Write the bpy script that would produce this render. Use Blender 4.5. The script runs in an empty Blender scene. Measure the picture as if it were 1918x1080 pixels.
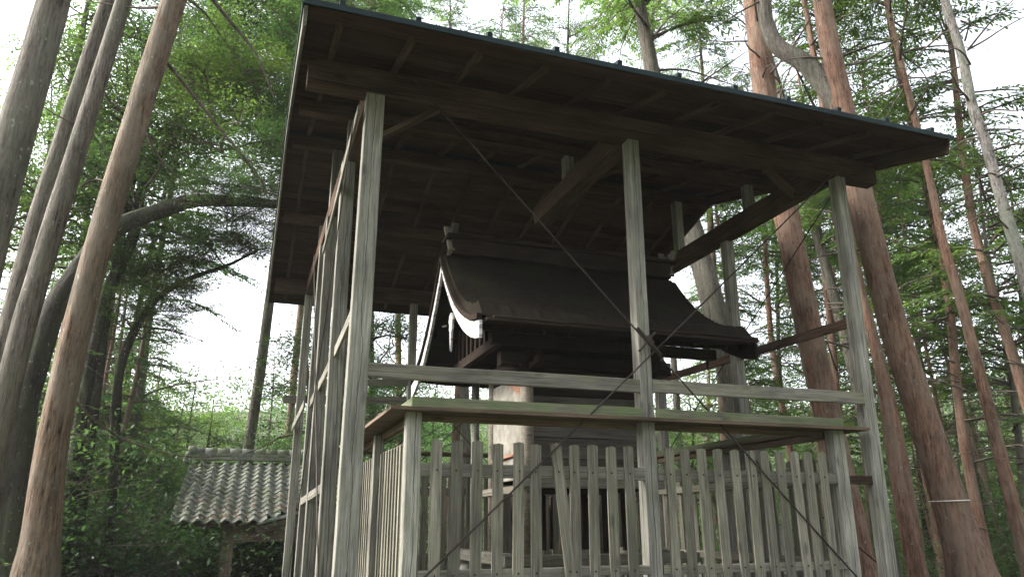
import bpy, math, random
import numpy as np
from mathutils import Vector, Matrix, noise as mnoise

random.seed(7)
S = bpy.context.scene
COL = S.collection
R_ = math.radians

# ------------------------------------------------------------------ camera
CAM = Vector((-0.652, -5.584, 0.0))
YAW, PITCH, ROLL = R_(19.4), R_(17.45), R_(-0.24)
fw = Vector((math.sin(YAW) * math.cos(PITCH), math.cos(YAW) * math.cos(PITCH), math.sin(PITCH)))
rt = Vector((math.cos(YAW), -math.sin(YAW), 0))
up = rt.cross(fw)
r2 = rt * math.cos(ROLL) + up * math.sin(ROLL)
u2 = -rt * math.sin(ROLL) + up * math.cos(ROLL)
cam_data = bpy.data.cameras.new("camera")
cam = bpy.data.objects.new("camera", cam_data)
COL.objects.link(cam)
m = Matrix.Identity(4)
for i in range(3):
    m[i][0], m[i][1], m[i][2], m[i][3] = r2[i], u2[i], -fw[i], CAM[i]
cam.matrix_world = m
cam_data.sensor_width = 36.0
cam_data.lens = 26.1
cam_data.clip_start = 0.05
cam_data.clip_end = 1000
S.camera = cam

# ------------------------------------------------------------------ light
SUN_AZ, SUN_EL = R_(-72), R_(38)         # soft light from the open left side
world = bpy.data.worlds.new("World")
S.world = world
world.use_nodes = True
wn, wl = world.node_tree.nodes, world.node_tree.links
wn.clear()
sky = wn.new("ShaderNodeTexSky")
sky.sky_type = 'NISHITA'
sky.sun_disc = False
sky.sun_elevation = SUN_EL
sky.sun_rotation = SUN_AZ
sky.air_density = 1.0
sky.dust_density = 4.0
sky.ozone_density = 1.0
hs = wn.new("ShaderNodeHueSaturation")
hs.inputs["Saturation"].default_value = 0.28
bg = wn.new("ShaderNodeBackground")
bg.inputs["Strength"].default_value = 0.13
wo = wn.new("ShaderNodeOutputWorld")
wl.new(sky.outputs[0], hs.inputs["Color"])
wl.new(hs.outputs[0], bg.inputs["Color"])
wl.new(bg.outputs[0], wo.inputs["Surface"])
sd = bpy.data.lights.new("sun", 'SUN')
sd.energy = 2.2
sd.angle = R_(18)
sd.color = (1.0, 0.965, 0.90)
sun = bpy.data.objects.new("sun", sd)
COL.objects.link(sun)
sdir = Vector((math.sin(SUN_AZ) * math.cos(SUN_EL), math.cos(SUN_AZ) * math.cos(SUN_EL), math.sin(SUN_EL)))
sun.rotation_euler = (-sdir).to_track_quat('-Z', 'Y').to_euler()
sun.location = sdir * 60
S.view_settings.view_transform = 'Standard'
S.view_settings.look = 'None'
S.view_settings.gamma = 1.0
S.view_settings.use_curve_mapping = False
S.view_settings.exposure = 2.5
HAZE = 0.0005
S.cycles.max_bounces = 8
S.cycles.diffuse_bounces = 4
S.cycles.transmission_bounces = 4
S.cycles.volume_bounces = 0
S.cycles.sample_clamp_indirect = 6.0

# ------------------------------------------------------------------ materials
def new_mat(name, rough=0.85):
    mt = bpy.data.materials.new(name)
    mt.use_nodes = True
    nt = mt.node_tree
    b = nt.nodes["Principled BSDF"]
    b.inputs["Roughness"].default_value = rough
    if "Specular IOR Level" in b.inputs:
        b.inputs["Specular IOR Level"].default_value = 0.25
    return mt, nt, b

def N(nt, t, **kw):
    n = nt.nodes.new(t)
    for k, v in kw.items():
        if isinstance(v, (int, float, tuple, list)) and k in n.inputs:
            n.inputs[k].default_value = v
        else:
            setattr(n, k, v)
    return n

def ramp(nt, src, stops):
    r = nt.nodes.new("ShaderNodeValToRGB")
    e = r.color_ramp.elements
    while len(e) < len(stops):
        e.new(0.5)
    for i, (p, c) in enumerate(stops):
        e[i].position = p
        e[i].color = (c[0], c[1], c[2], 1) if isinstance(c, (tuple, list)) else (c, c, c, 1)
    nt.links.new(src, r.inputs[0])
    return r.outputs[0]

def mixc(nt, fac, a, b, mode='MIX'):
    n = nt.nodes.new("ShaderNodeMix")
    n.data_type = 'RGBA'
    n.blend_type = mode
    for v, idx in ((fac, 0), (a, 6), (b, 7)):
        if isinstance(v, (int, float)):
            n.inputs[idx].default_value = v
        elif isinstance(v, (tuple, list)):
            n.inputs[idx].default_value = (v[0], v[1], v[2], 1)
        else:
            nt.links.new(v, n.inputs[idx])
    return n.outputs[2]

def coords(nt, scale, kind='Object', rnd=True):
    tc = nt.nodes.new("ShaderNodeTexCoord")
    mp = nt.nodes.new("ShaderNodeMapping")
    mp.inputs["Scale"].default_value = scale
    nt.links.new(tc.outputs[kind], mp.inputs[0])
    if rnd:
        oi = nt.nodes.new("ShaderNodeObjectInfo")
        ml = nt.nodes.new("ShaderNodeMath")
        ml.operation = 'MULTIPLY'
        ml.inputs[1].default_value = 37.0
        nt.links.new(oi.outputs["Random"], ml.inputs[0])
        nt.links.new(ml.outputs[0], mp.inputs["Location"])
    return mp.outputs[0]

def noise(nt, vec, scale=1.0, detail=4.0, rough=0.6):
    n = nt.nodes.new("ShaderNodeTexNoise")
    n.inputs["Scale"].default_value = scale
    n.inputs["Detail"].default_value = detail
    n.inputs["Roughness"].default_value = rough
    nt.links.new(vec, n.inputs["Vector"])
    return n.outputs["Fac"]

def bump(nt, b, h, strength, dist=0.01):
    bp = nt.nodes.new("ShaderNodeBump")
    bp.inputs["Strength"].default_value = strength
    bp.inputs["Distance"].default_value = dist
    nt.links.new(h, bp.inputs["Height"])
    nt.links.new(bp.outputs[0], b.inputs["Normal"])

def wood(name, light, dark, green=None, gamt=0.5, split=False, rough=0.85, vary=0.3):
    """weathered timber; the grain runs along the object's own X axis"""
    mt, nt, b = new_mat(name, rough)
    v = coords(nt, (0.9, 24, 24))
    g1 = noise(nt, v, 3.0, 6, 0.65)
    v2 = coords(nt, (1.0, 3.0, 3.0))
    g2 = noise(nt, v2, 1.6, 4, 0.6)
    v3 = coords(nt, (0.35, 46, 46))
    g3 = noise(nt, v3, 1.0, 2, 0.5)
    c = ramp(nt, g1, [(0.32, dark), (0.62, light)])
    blot = ramp(nt, g2, [(0.35, 0.62), (0.65, 1.1)])
    c = mixc(nt, 1.0, c, blot, 'MULTIPLY')
    crack = ramp(nt, g3, [(0.30, 0.25), (0.36, 1.0)])
    c = mixc(nt, 0.8, c, crack, 'MULTIPLY')
    # small knots
    vv = coords(nt, (2.2, 7, 7))
    vo = nt.nodes.new("ShaderNodeTexVoronoi")
    vo.inputs["Scale"].default_value = 1.0
    nt.links.new(vv, vo.inputs["Vector"])
    kn = ramp(nt, vo.outputs["Distance"], [(0.07, 0.35), (0.16, 1.0)])
    c = mixc(nt, 0.8, c, kn, 'MULTIPLY')
    if green:
        g4 = noise(nt, coords(nt, (1.5, 5, 5)), 2.3, 5, 0.7)
        f = ramp(nt, g4, [(0.55 - gamt * 0.25, 0.0), (0.72 - gamt * 0.15, min(1.0, gamt + .25))])
        c = mixc(nt, f, c, green)
    if split:
        # one long drying split wandering down the middle of each face
        tc = nt.nodes.new("ShaderNodeTexCoord"); sp = nt.nodes.new("ShaderNodeSeparateXYZ")
        nt.links.new(tc.outputs["Object"], sp.inputs[0])
        wn_ = noise(nt, coords(nt, (1.1, 0, 0)), 1.6, 5, 0.6)
        def mth(op, a, b_):
            m_ = nt.nodes.new("ShaderNodeMath"); m_.operation = op
            for i_, v_ in enumerate((a, b_)):
                if v_ is None: continue
                if isinstance(v_, (int, float)): m_.inputs[i_].default_value = v_
                else: nt.links.new(v_, m_.inputs[i_])
            return m_.outputs[0]
        off_ = mth('MULTIPLY', mth('SUBTRACT', wn_, 0.42), 0.10)
        d1 = mth('ABSOLUTE', mth('SUBTRACT', sp.outputs[1], off_), None)
        d2 = mth('ABSOLUTE', mth('SUBTRACT', sp.outputs[2], off_), None)
        dm = mth('MINIMUM', d1, d2)
        ln = ramp(nt, mth('MULTIPLY', dm, 100.0), [(0.14, 0.12), (0.32, 1.0)])
        c = mixc(nt, 0.9, c, ln, 'MULTIPLY')
        crack = mixc(nt, 1.0, crack, ln, 'MULTIPLY')
    oi = nt.nodes.new("ShaderNodeObjectInfo")
    mr = nt.nodes.new("ShaderNodeMapRange")
    mr.inputs["To Min"].default_value = 1 - vary
    mr.inputs["To Max"].default_value = 1 + vary * 0.7
    nt.links.new(oi.outputs["Random"], mr.inputs["Value"])
    c = mixc(nt, 1.0, c, mr.outputs[0], 'MULTIPLY')
    nt.links.new(c, b.inputs["Base Color"])
    ad = nt.nodes.new("ShaderNodeMath")
    ad.operation = 'MULTIPLY'
    nt.links.new(g1, ad.inputs[0])
    nt.links.new(crack, ad.inputs[1])
    bump(nt, b, ad.outputs[0], 0.55, 0.006)
    return mt

M = {}
M['post'] = wood('weathered_post_wood', (0.27, 0.26, 0.225), (0.095, 0.09, 0.075), (0.15, 0.15, 0.105), 0.32, split=True)
M['picket'] = wood('picket_wood', (0.215, 0.20, 0.16), (0.062, 0.056, 0.043), (0.125, 0.125, 0.08), 0.42, vary=0.35)
M['rail'] = wood('rail_wood', (0.20, 0.188, 0.16), (0.078, 0.072, 0.06), (0.15, 0.15, 0.08), 0.35)
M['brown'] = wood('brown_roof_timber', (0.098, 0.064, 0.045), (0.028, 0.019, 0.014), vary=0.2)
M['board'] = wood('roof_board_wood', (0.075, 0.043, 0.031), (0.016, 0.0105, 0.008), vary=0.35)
M['cover'] = wood('cover_board_wood', (0.15, 0.10, 0.07), (0.06, 0.04, 0.028), (0.10, 0.10, 0.05), 0.2)
M['moss'] = wood('mossy_board_wood', (0.17, 0.165, 0.115), (0.065, 0.065, 0.045), (0.10, 0.14, 0.05), 0.55, vary=0.15)
M['pale'] = wood('pale_shrine_wood', (0.19, 0.165, 0.13), (0.10, 0.083, 0.064), vary=0.15)
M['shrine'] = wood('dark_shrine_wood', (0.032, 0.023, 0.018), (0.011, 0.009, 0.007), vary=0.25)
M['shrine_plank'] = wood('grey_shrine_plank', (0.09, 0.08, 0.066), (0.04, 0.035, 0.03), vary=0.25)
M['hutwood'] = wood('brown_hut_timber', (0.22, 0.16, 0.12), (0.10, 0.07, 0.052), vary=0.15)
M['red'] = wood('red_brown_wood', (0.26, 0.13, 0.08), (0.13, 0.06, 0.04), vary=0.2)

def simple(name, c1, c2, scale, rough=0.8, bs=0.3, bd=0.01, metal=0.0, sv=(1, 1, 1)):
    mt, nt, b = new_mat(name, rough)
    v = coords(nt, sv)
    g = noise(nt, v, scale, 6, 0.65)
    c = ramp(nt, g, [(0.35, c1), (0.65, c2)])
    nt.links.new(c, b.inputs["Base Color"])
    b.inputs["Metallic"].default_value = metal
    bump(nt, b, g, bs, bd)
    return mt

M['white'] = simple('flaking_white_paint', (0.5, 0.5, 0.5), (0.78, 0.78, 0.77), 9, 0.7, 0.2)
def _flake():
    mt, nt, b = new_mat('white_painted_board', 0.7)
    g = noise(nt, coords(nt, (2, 6, 14)), 2.5, 5, 0.6)
    c = ramp(nt, g, [(0.36, (0.13, 0.11, 0.09)), (0.46, (0.36, 0.35, 0.34)), (0.7, (0.56, 0.56, 0.55))])
    nt.links.new(c, b.inputs["Base Color"])
    bump(nt, b, g, 0.25, 0.004)
    return mt
M['white'] = _flake()
M['plaster'] = simple('stained_plaster', (0.11, 0.10, 0.08), (0.25, 0.235, 0.20), 5, 0.9, 0.25)
M['metal'] = simple('dark_teal_sheet_metal', (0.005, 0.011, 0.013), (0.010, 0.021, 0.024), 7, 0.8, 0.2, 0.004, 0.1)
M['rust'] = simple('rusty_steel', (0.02, 0.017, 0.015), (0.05, 0.038, 0.03), 20, 0.7, 0.2, 0.002, 0.4)
M['nail'] = simple('rusty_nail', (0.015, 0.012, 0.01), (0.03, 0.02, 0.018), 30, 0.8, 0.1, 0.001)
M['tile'] = None
def _thatch():
    mt, nt, b = new_mat('bark_shingle', 0.95)
    g = noise(nt, coords(nt, (6, 30, 30)), 2.0, 6, 0.7)
    g2 = noise(nt, coords(nt, (1, 1, 1)), 2.5, 4, 0.6)
    g = mixc(nt, .5, g, noise(nt, coords(nt, (9, 60, 60)), 1.2, 3, .6))
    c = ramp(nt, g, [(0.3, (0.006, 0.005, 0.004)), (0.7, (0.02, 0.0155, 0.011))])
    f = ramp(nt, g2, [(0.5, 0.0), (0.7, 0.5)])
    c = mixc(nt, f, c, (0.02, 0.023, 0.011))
    nt.links.new(c, b.inputs["Base Color"])
    bump(nt, b, g, 0.8, 0.012)
    return mt
M['bark_roof'] = _thatch()
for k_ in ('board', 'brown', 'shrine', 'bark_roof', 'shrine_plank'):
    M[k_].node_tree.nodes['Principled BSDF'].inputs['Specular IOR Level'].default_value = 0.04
def _tile():
    mt, nt, b = new_mat('lichened_clay_tile', 0.75)
    g = noise(nt, coords(nt, (1, 1, 1)), 9, 6, 0.65)
    g2 = noise(nt, coords(nt, (1, 1, 1)), 3, 3, 0.6)
    c = ramp(nt, g, [(0.3, (0.09, 0.095, 0.088)), (0.55, (0.28, 0.285, 0.255)), (0.75, (0.46, 0.47, 0.40))])
    f = ramp(nt, g2, [(0.45, 0.0), (0.65, 0.55)])
    c = mixc(nt, f, c, (0.20, 0.23, 0.11))
    nt.links.new(c, b.inputs["Base Color"])
    bump(nt, b, g, 0.4, 0.006)
    return mt
M['tile'] = _tile()

def bark(name, dark, light, tint, tamt=0.4, vs=(1, 1, .09)):
    mt, nt, b = new_mat(name, 0.95)
    strips = noise(nt, coords(nt, (16*vs[0], 16*vs[1], 15*vs[2])), 1.6, 8, 0.78)
    fine = noise(nt, coords(nt, (38*vs[0], 38*vs[1], 38*vs[2]*1.6)), 1.5, 5, 0.7)
    blot = noise(nt, coords(nt, (1.6, 1.6, .7)), 1.8, 5, 0.65)
    c = ramp(nt, strips, [(0.34, dark), (0.50, tuple(.5*(p+q) for p, q in zip(dark, light))), (0.66, light)])
    fis = ramp(nt, strips, [(0.36, 0.30), (0.43, 1.0)])
    c = mixc(nt, 1.0, c, fis, 'MULTIPLY')
    st = ramp(nt, fine, [(0.34, 0.40), (0.52, 1.08)])
    c = mixc(nt, 0.9, c, st, 'MULTIPLY')
    f = ramp(nt, blot, [(0.44, 0.0), (0.58, tamt)])
    c = mixc(nt, f, c, tint)
    dk = ramp(nt, noise(nt, coords(nt, (3, 3, 1.2)), 1.3, 4, 0.6), [(0.32, 0.5), (0.5, 1.0)])
    c = mixc(nt, 0.8, c, dk, 'MULTIPLY')
    # pale lichen flecks
    lf = ramp(nt, noise(nt, coords(nt, (16, 16, 9)), 1.5, 3, 0.6), [(0.66, 0.0), (0.70, 0.55)])
    c = mixc(nt, lf, c, (0.36, 0.37, 0.32))
    nt.links.new(c, b.inputs["Base Color"])
    ad = nt.nodes.new("ShaderNodeMath"); ad.operation = 'ADD'
    m2 = nt.nodes.new("ShaderNodeMath"); m2.operation = 'MULTIPLY'; m2.inputs[1].default_value = .5
    nt.links.new(fine, m2.inputs[0])
    nt.links.new(strips, ad.inputs[0]); nt.links.new(m2.outputs[0], ad.inputs[1])
    bump(nt, b, ad.outputs[0], 1.0, 0.045)
    return mt
M['bark_grey'] = bark('grey_cedar_bark', (0.07, 0.06, 0.05), (0.22, 0.19, 0.16), (0.15, 0.155, 0.11), 0.4)
M['bark_brown'] = bark('brown_cypress_bark', (0.09, 0.06, 0.04), (0.25, 0.175, 0.12), (0.19, 0.17, 0.135), 0.55)
M['bark_red'] = bark('red_cypress_bark', (0.10, 0.052, 0.034), (0.31, 0.18, 0.125), (0.25, 0.195, 0.15), 0.5)
M['bark_dark'] = bark('dark_oak_bark', (0.02, 0.017, 0.014), (0.07, 0.06, 0.05), (0.045, 0.055, 0.025), 0.6, (1, 1, .3))
M['bark_pale'] = bark('pale_lichened_bark', (0.14, 0.12, 0.105), (0.42, 0.39, 0.35), (0.26, 0.29, 0.22), 0.6, (1, 1, .25))
M['twig'] = simple('twig_bark', (0.05, 0.04, 0.033), (0.13, 0.105, 0.085), 8, 0.9, 0.2)

def leafmat(name, c1, c2, tr, tf=0.45):
    mt = bpy.data.materials.new(name)
    mt.use_nodes = True
    nt = mt.node_tree
    nt.nodes.clear()
    out = nt.nodes.new("ShaderNodeOutputMaterial")
    d = nt.nodes.new("ShaderNodeBsdfDiffuse")
    t = nt.nodes.new("ShaderNodeBsdfTranslucent")
    gl = nt.nodes.new("ShaderNodeBsdfGlossy")
    gl.inputs["Roughness"].default_value = 0.45
    gl.inputs["Color"].default_value = (0.6, 0.65, 0.6, 1)
    g = noise(nt, coords(nt, (1, 1, 1)), 1.1, 3, 0.6)
    g2 = noise(nt, coords(nt, (1, 1, 1)), 14, 2, 0.5)
    c = ramp(nt, g, [(0.35, c1), (0.65, c2)])
    k = ramp(nt, g2, [(0.3, 0.6), (0.7, 1.35)])
    c = mixc(nt, 1.0, c, k, 'MULTIPLY')
    oi = nt.nodes.new("ShaderNodeObjectInfo")
    rr = ramp(nt, oi.outputs["Random"], [(0.0, (0.7, 0.85, 1.0)), (0.5, (1, 1, 1)), (1.0, (1.2, 1.08, 0.85))])
    c = mixc(nt, 1.0, c, rr, 'MULTIPLY')
    c2_ = mixc(nt, 1.0, c, tr, 'MULTIPLY')
    nt.links.new(c, d.inputs[0])
    nt.links.new(c2_, t.inputs[0])
    m1 = nt.nodes.new("ShaderNodeMixShader"); m1.inputs[0].default_value = tf
    m2 = nt.nodes.new("ShaderNodeMixShader"); m2.inputs[0].default_value = 0.05
    nt.links.new(d.outputs[0], m1.inputs[1]); nt.links.new(t.outputs[0], m1.inputs[2])
    nt.links.new(m1.outputs[0], m2.inputs[1]); nt.links.new(gl.outputs[0], m2.inputs[2])
    nt.links.new(m2.outputs[0], out.inputs[0])
    return mt
M['leaf_cy'] = leafmat('cypress_leaf', (0.038, 0.072, 0.030), (0.088, 0.132, 0.040), (2.0, 2.3, 1.2), 0.5)
M['leaf_br'] = leafmat('broad_leaf', (0.03, 0.056, 0.022), (0.072, 0.105, 0.03), (1.7, 2.0, 1.25), 0.45)
M['leaf_lt'] = leafmat('young_leaf', (0.06, 0.11, 0.035), (0.11, 0.165, 0.05), (1.8, 2.2, 1.1), 0.5)
M['dead_leaf'] = simple('fallen_leaf', (0.16, 0.07, 0.05), (0.34, 0.19, 0.15), 25, 0.8, 0.1)

# ------------------------------------------------------------------ object helpers
WM = {}
def tag(o, label=None, cat=None, group=None, kind=None):
    if label: o["label"] = label
    if cat: o["category"] = cat
    if group: o["group"] = group
    if kind: o["kind"] = kind
    return o

def place(o, parent=None, mw=None):
    mw = mw if mw is not None else Matrix.Identity(4)
    COL.objects.link(o)
    if parent is not None:
        o.parent = parent
        o.matrix_local = WM[parent.name].inverted() @ mw
    else:
        o.matrix_world = mw
    WM[o.name] = mw.copy()
    return o

def thing(name, loc, label, cat, group=None):
    o = bpy.data.objects.new(name, None)
    o.empty_display_size = 0.2
    place(o, None, Matrix.Translation(Vector(loc)))
    return tag(o, label, cat, group)

def mesh(name, V, F, mat, smooth=False):
    me = bpy.data.meshes.new(name)
    me.from_pydata([tuple(v) for v in V], [], F)
    me.materials.append(mat)
    if smooth:
        me.polygons.foreach_set("use_smooth", [True] * len(me.polygons))
    me.update()
    return me

def put(name, me, parent=None, mw=None):
    return place(bpy.data.objects.new(name, me), parent, mw)

def bar_mesh(name, L, w, h, mat, ch=0.005, seg=1, warp=0.0, end_bev=0.0):
    """chamfered timber along local X, centred on Y and Z"""
    ch = min(ch, w * .3, h * .3)
    sec = [(-w/2+ch, -h/2), (w/2-ch, -h/2), (w/2, -h/2+ch), (w/2, h/2-ch),
           (w/2-ch, h/2), (-w/2+ch, h/2), (-w/2, h/2-ch), (-w/2, -h/2+ch)]
    V, F = [], []
    for i in range(seg + 1):
        x = L * i / seg
        dy = random.uniform(-warp, warp) if 0 < i < seg else 0
        dz = random.uniform(-warp, warp) if 0 < i < seg else 0
        for (y, z) in sec:
            V.append((x, y + dy, z + dz))
    for i in range(seg):
        for k in range(8):
            a = i * 8 + k; b = i * 8 + (k + 1) % 8
            F.append((a, b, b + 8, a + 8))
    F.append(tuple(range(7, -1, -1)))
    F.append(tuple(range(seg * 8, seg * 8 + 8)))
    return mesh(name, V, F, mat)

def frame(p0, p1, upv=(0, 0, 1)):
    p0, p1 = Vector(p0), Vector(p1)
    x = (p1 - p0).normalized()
    u = Vector(upv)
    if abs(x.dot(u)) > 0.98:
        u = Vector((0, 1, 0))
    y = u.cross(x).normalized()
    z = x.cross(y)
    mt = Matrix.Identity(4)
    for i in range(3):
        mt[i][0], mt[i][1], mt[i][2], mt[i][3] = x[i], y[i], z[i], p0[i]
    return mt

def bar(name, p0, p1, w, h, mat, parent, upv=(0, 0, 1), seg=1, warp=0.0, ch=0.005):
    """w = across (local Y), h = local Z"""
    L = (Vector(p1) - Vector(p0)).length
    return put(name, bar_mesh(name, L, w, h, mat, ch, seg, warp), parent, frame(p0, p1, upv))

def post(name, x0, y0, z0, z1, w, d, mat, parent, lean=0.0, leany=0.0, seg=3, warp=0.002):
    """x0,y0 = front left corner at z=0; front vector Y; local Y is world +-X"""
    p0 = (x0 + w/2 + lean*z0, y0 + d/2 + leany*z0, z0)
    p1 = (x0 + w/2 + lean*z1, y0 + d/2 + leany*z1, z1)
    return bar(name, p0, p1, w, d, mat, parent, (0, 1, 0), seg, warp)

def tube_mesh(name, pts, rad, mat, sides=8, smooth=True, cap=True):
    pts = [Vector(p) for p in pts]
    V, F = [], []
    n = len(pts)
    ref = Vector((0.3, 0.9, 0.1)).normalized()
    for i, p in enumerate(pts):
        t = (pts[min(i+1, n-1)] - pts[max(i-1, 0)]).normalized()
        a = t.cross(ref).normalized()
        b = t.cross(a)
        r = rad[i] if isinstance(rad, (list, tuple)) else rad
        for k in range(sides):
            an = 2*math.pi*k/sides
            V.append(p + (a*math.cos(an) + b*math.sin(an))*r)
    for i in range(n-1):
        for k in range(sides):
            a0 = i*sides+k; b0 = i*sides+(k+1) % sides
            F.append((a0, b0, b0+sides, a0+sides))
    if cap:
        F.append(tuple(range(sides-1, -1, -1)))
        F.append(tuple(range((n-1)*sides, n*sides)))
    return mesh(name, V, F, mat, smooth)

def tube(name, pts, rad, mat, parent, sides=8):
    o = Vector(pts[0])
    return put(name, tube_mesh(name, [Vector(p)-o for p in pts], rad, mat, sides), parent, Matrix.Translation(o))

def catmull(pts, sub):
    P = [np.array(p, float) for p in pts]
    P = [2*P[0]-P[1]] + P + [2*P[-1]-P[-2]]
    out = []
    for i in range(1, len(P)-2):
        for k in range(sub):
            t = k/sub
            out.append(0.5*((2*P[i]) + (-P[i-1]+P[i+1])*t + (2*P[i-1]-5*P[i]+4*P[i+1]-P[i+2])*t*t + (-P[i-1]+3*P[i]-3*P[i+1]+P[i+2])*t**3))
    out.append(P[-2])
    return out

# ------------------------------------------------------------------ terrain
def gz(x, y):
    r = math.hypot(x - 2.3, y - 1.2)
    t = min(1, max(0, (r - 4.7) / 5.0)); t = t*t*(3-2*t)
    h = -0.70 - 1.7 * t
    if r > 10.5: h -= 0.2 * (min(r, 42) - 10.5)
    if r > 46: h += 0.34 * (min(r, 130) - 46)
    h += 0.05 * mnoise.noise(Vector((x*0.35, y*0.35, 0))) + (0.9 * mnoise.noise(Vector((x*.05, y*.05, 3))) if r > 12 else 0) + 0.03*mnoise.noise(Vector((x*2, y*2, 5)))
    return h

def ground():
    V, F = [], []
    rings = [0.0] + [0.6*i for i in range(1, 26)] + [15 + 1.6*i for i in range(1, 30)] + [62 + 6*i for i in range(1, 11)]
    n = 96
    V.append((2.5, 2.0, gz(2.5, 2.0)))
    for r in rings[1:]:
        for k in range(n):
            a = 2*math.pi*k/n
            x, y = 2.5 + r*math.cos(a), 2.0 + r*math.sin(a)
            V.append((x, y, gz(x, y)))
    for k in range(n):
        F.append((0, 1+k, 1+(k+1) % n))
    for i in range(len(rings)-2):
        for k in range(n):
            a = 1+i*n+k; b = 1+i*n+(k+1) % n
            F.append((a, a+n, b+n, b))
    mt, nt, b = new_mat('forest_floor', 0.95)
    g = noise(nt, coords(nt, (1, 1, 1), rnd=False), 2.2, 8, 0.7)
    g2 = noise(nt, coords(nt, (1, 1, 1), rnd=False), 0.35, 4, 0.6)
    c = ramp(nt, g, [(0.3, (0.045, 0.032, 0.022)), (0.6, (0.14, 0.10, 0.07)), (0.8, (0.20, 0.15, 0.10))])
    f = ramp(nt, g2, [(0.30, 0.2), (0.5, 0.9)])
    c = mixc(nt, f, c, (0.045, 0.065, 0.026))
    nt.links.new(c, b.inputs["Base Color"])
    bump(nt, b, g, 1.0, 0.05)
    o = put('forest_ground', mesh('forest_ground', V, F, mt, True))
    tag(o, 'brown leaf litter ground sloping away under the trees', None, None, 'structure')
ground()

# ================================================================== SHELTER
W, DP = 4.877, 6.15
def zb(y):                 # underside of the roof boards
    return 3.55 + 0.28*(y + 0.87) if y <= 3.08 else 3.55 + 0.28*(7.03 - y)
X0, X1 = -0.55, 5.56
sh = thing('roofed_timber_shelter', (2.5, 3.0, -0.62),
           'large open timber shelter with a low gable metal roof built over the small shrine', 'shelter')
G, B = M['post'], M['brown']
# posts
post('post', 0.0, 0.0, -0.8, 3.47, 0.155, 0.12, G, sh, 0.006)
post('post', 2.469, 0.0, -0.8, 3.47, 0.12, 0.12, G, sh, 0.005)
post('post', W, 0.0, -0.8, 3.47, 0.12, 0.12, G, sh, 0.02)
post('post', 0.0, 1.28, -0.8, 3.45, 0.13, 0.12, G, sh, -0.006)
post('post', 0.0, 2.77, -0.8, 3.45, 0.12, 0.12, G, sh, -0.004)
post('post', 0.0, 3.77, -0.8, 3.45, 0.13, 0.12, G, sh)
post('post', 0.0, DP, -0.8, 3.47, 0.12, 0.12, G, sh)
post('post', 1.70, DP, -0.8, 3.47, 0.12, 0.12, G, sh)
post('post', 3.3, DP, -0.8, 3.47, 0.12, 0.12, G, sh)
post('post', W, DP, -0.8, 3.47, 0.12, 0.12, G, sh)
post('post', W, 1.93, -0.8, 3.45, 0.12, 0.12, G, sh, 0.010)
post('post', W, 3.77, -0.8, 3.45, 0.12, 0.12, G, sh, 0.003)
# front and rear beams
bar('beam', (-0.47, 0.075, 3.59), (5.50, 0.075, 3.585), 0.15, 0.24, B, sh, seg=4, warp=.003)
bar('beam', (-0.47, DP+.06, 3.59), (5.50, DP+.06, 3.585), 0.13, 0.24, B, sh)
# tie beams along the sides and above the middle post
bar('tie_beam', (0.09, 0.153, 3.57), (0.07, DP-.007, 3.57), 0.13, 0.22, B, sh)
bar('tie_beam', (W+.08, 0.153, 3.56), (W+.06, DP-.007, 3.57), 0.13, 0.24, B, sh)
bar('tie_beam', (2.55, 0.153, 3.60), (2.53, 2.34, 3.60), 0.20, 0.22, B, sh)
# purlins
for (py, hh, ww) in ((1.5, .14, .12), (3.08, .16, .12), (4.6, .14, .12)):
    z = zb(py) - .055 - hh/2
    bar('purlin', (-0.47, py, z), (5.50, py, z), ww, hh, B, sh, seg=3, warp=.003)
# king posts standing on the tie beams
for (px, py, w) in ((W+.07, 1.45, .11), (W+.07, 3.06, .12), (W+.07, 4.6, .11), (.08, 1.5, .1), (.08, 3.08, .12), (.08, 4.6, .1), (2.53, 1.5, .11)):
    zt = zb(py) - .055 - .15
    zbm = 3.685
    if zt > zbm + .05:
        bar('king_post', (px, py, zbm), (px, py, zt), w, w, G, sh, (0, 1, 0))
# corner braces
bar('brace', (0.16, 0.07, 3.10), (0.66, 0.07, 3.47), 0.045, 0.095, B, sh, (0, 1, 0))
bar('brace', (4.16, 0.12, 3.47), (W, 0.55, 3.46), 0.09, 0.05, B, sh)
bar('brace', (W-.35, DP+.05, 3.47), (W-.02, DP+.05, 3.12), 0.05, 0.09, B, sh, (0, 1, 0))
# rafters
rafter_x = [-0.30 + 0.561*k for k in range(11)]
def raf(name, ya, yb, x):
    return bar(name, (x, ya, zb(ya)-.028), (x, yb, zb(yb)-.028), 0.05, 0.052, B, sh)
for x in rafter_x:
    raf('rafter', -0.68, 3.075, x + random.uniform(-.01, .01))
    raf('rafter', 6.85, 3.085, x + random.uniform(-.01, .01))
# roof boards, each its own plank
def roof_boards(front):
    y = -0.85 if front else 7.01
    sg = 1 if front else -1
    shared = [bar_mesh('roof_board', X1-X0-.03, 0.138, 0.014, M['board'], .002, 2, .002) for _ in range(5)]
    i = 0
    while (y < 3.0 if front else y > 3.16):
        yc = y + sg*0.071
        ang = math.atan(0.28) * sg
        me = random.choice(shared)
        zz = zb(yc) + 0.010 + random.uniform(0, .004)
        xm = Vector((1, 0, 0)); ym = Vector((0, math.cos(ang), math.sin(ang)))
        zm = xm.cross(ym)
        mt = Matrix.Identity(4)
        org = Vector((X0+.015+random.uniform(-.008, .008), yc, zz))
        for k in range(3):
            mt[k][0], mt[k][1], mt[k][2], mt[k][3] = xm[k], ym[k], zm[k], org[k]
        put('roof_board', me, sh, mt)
        y += sg*0.1385
        i += 1
roof_boards(True); roof_boards(False)
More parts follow.
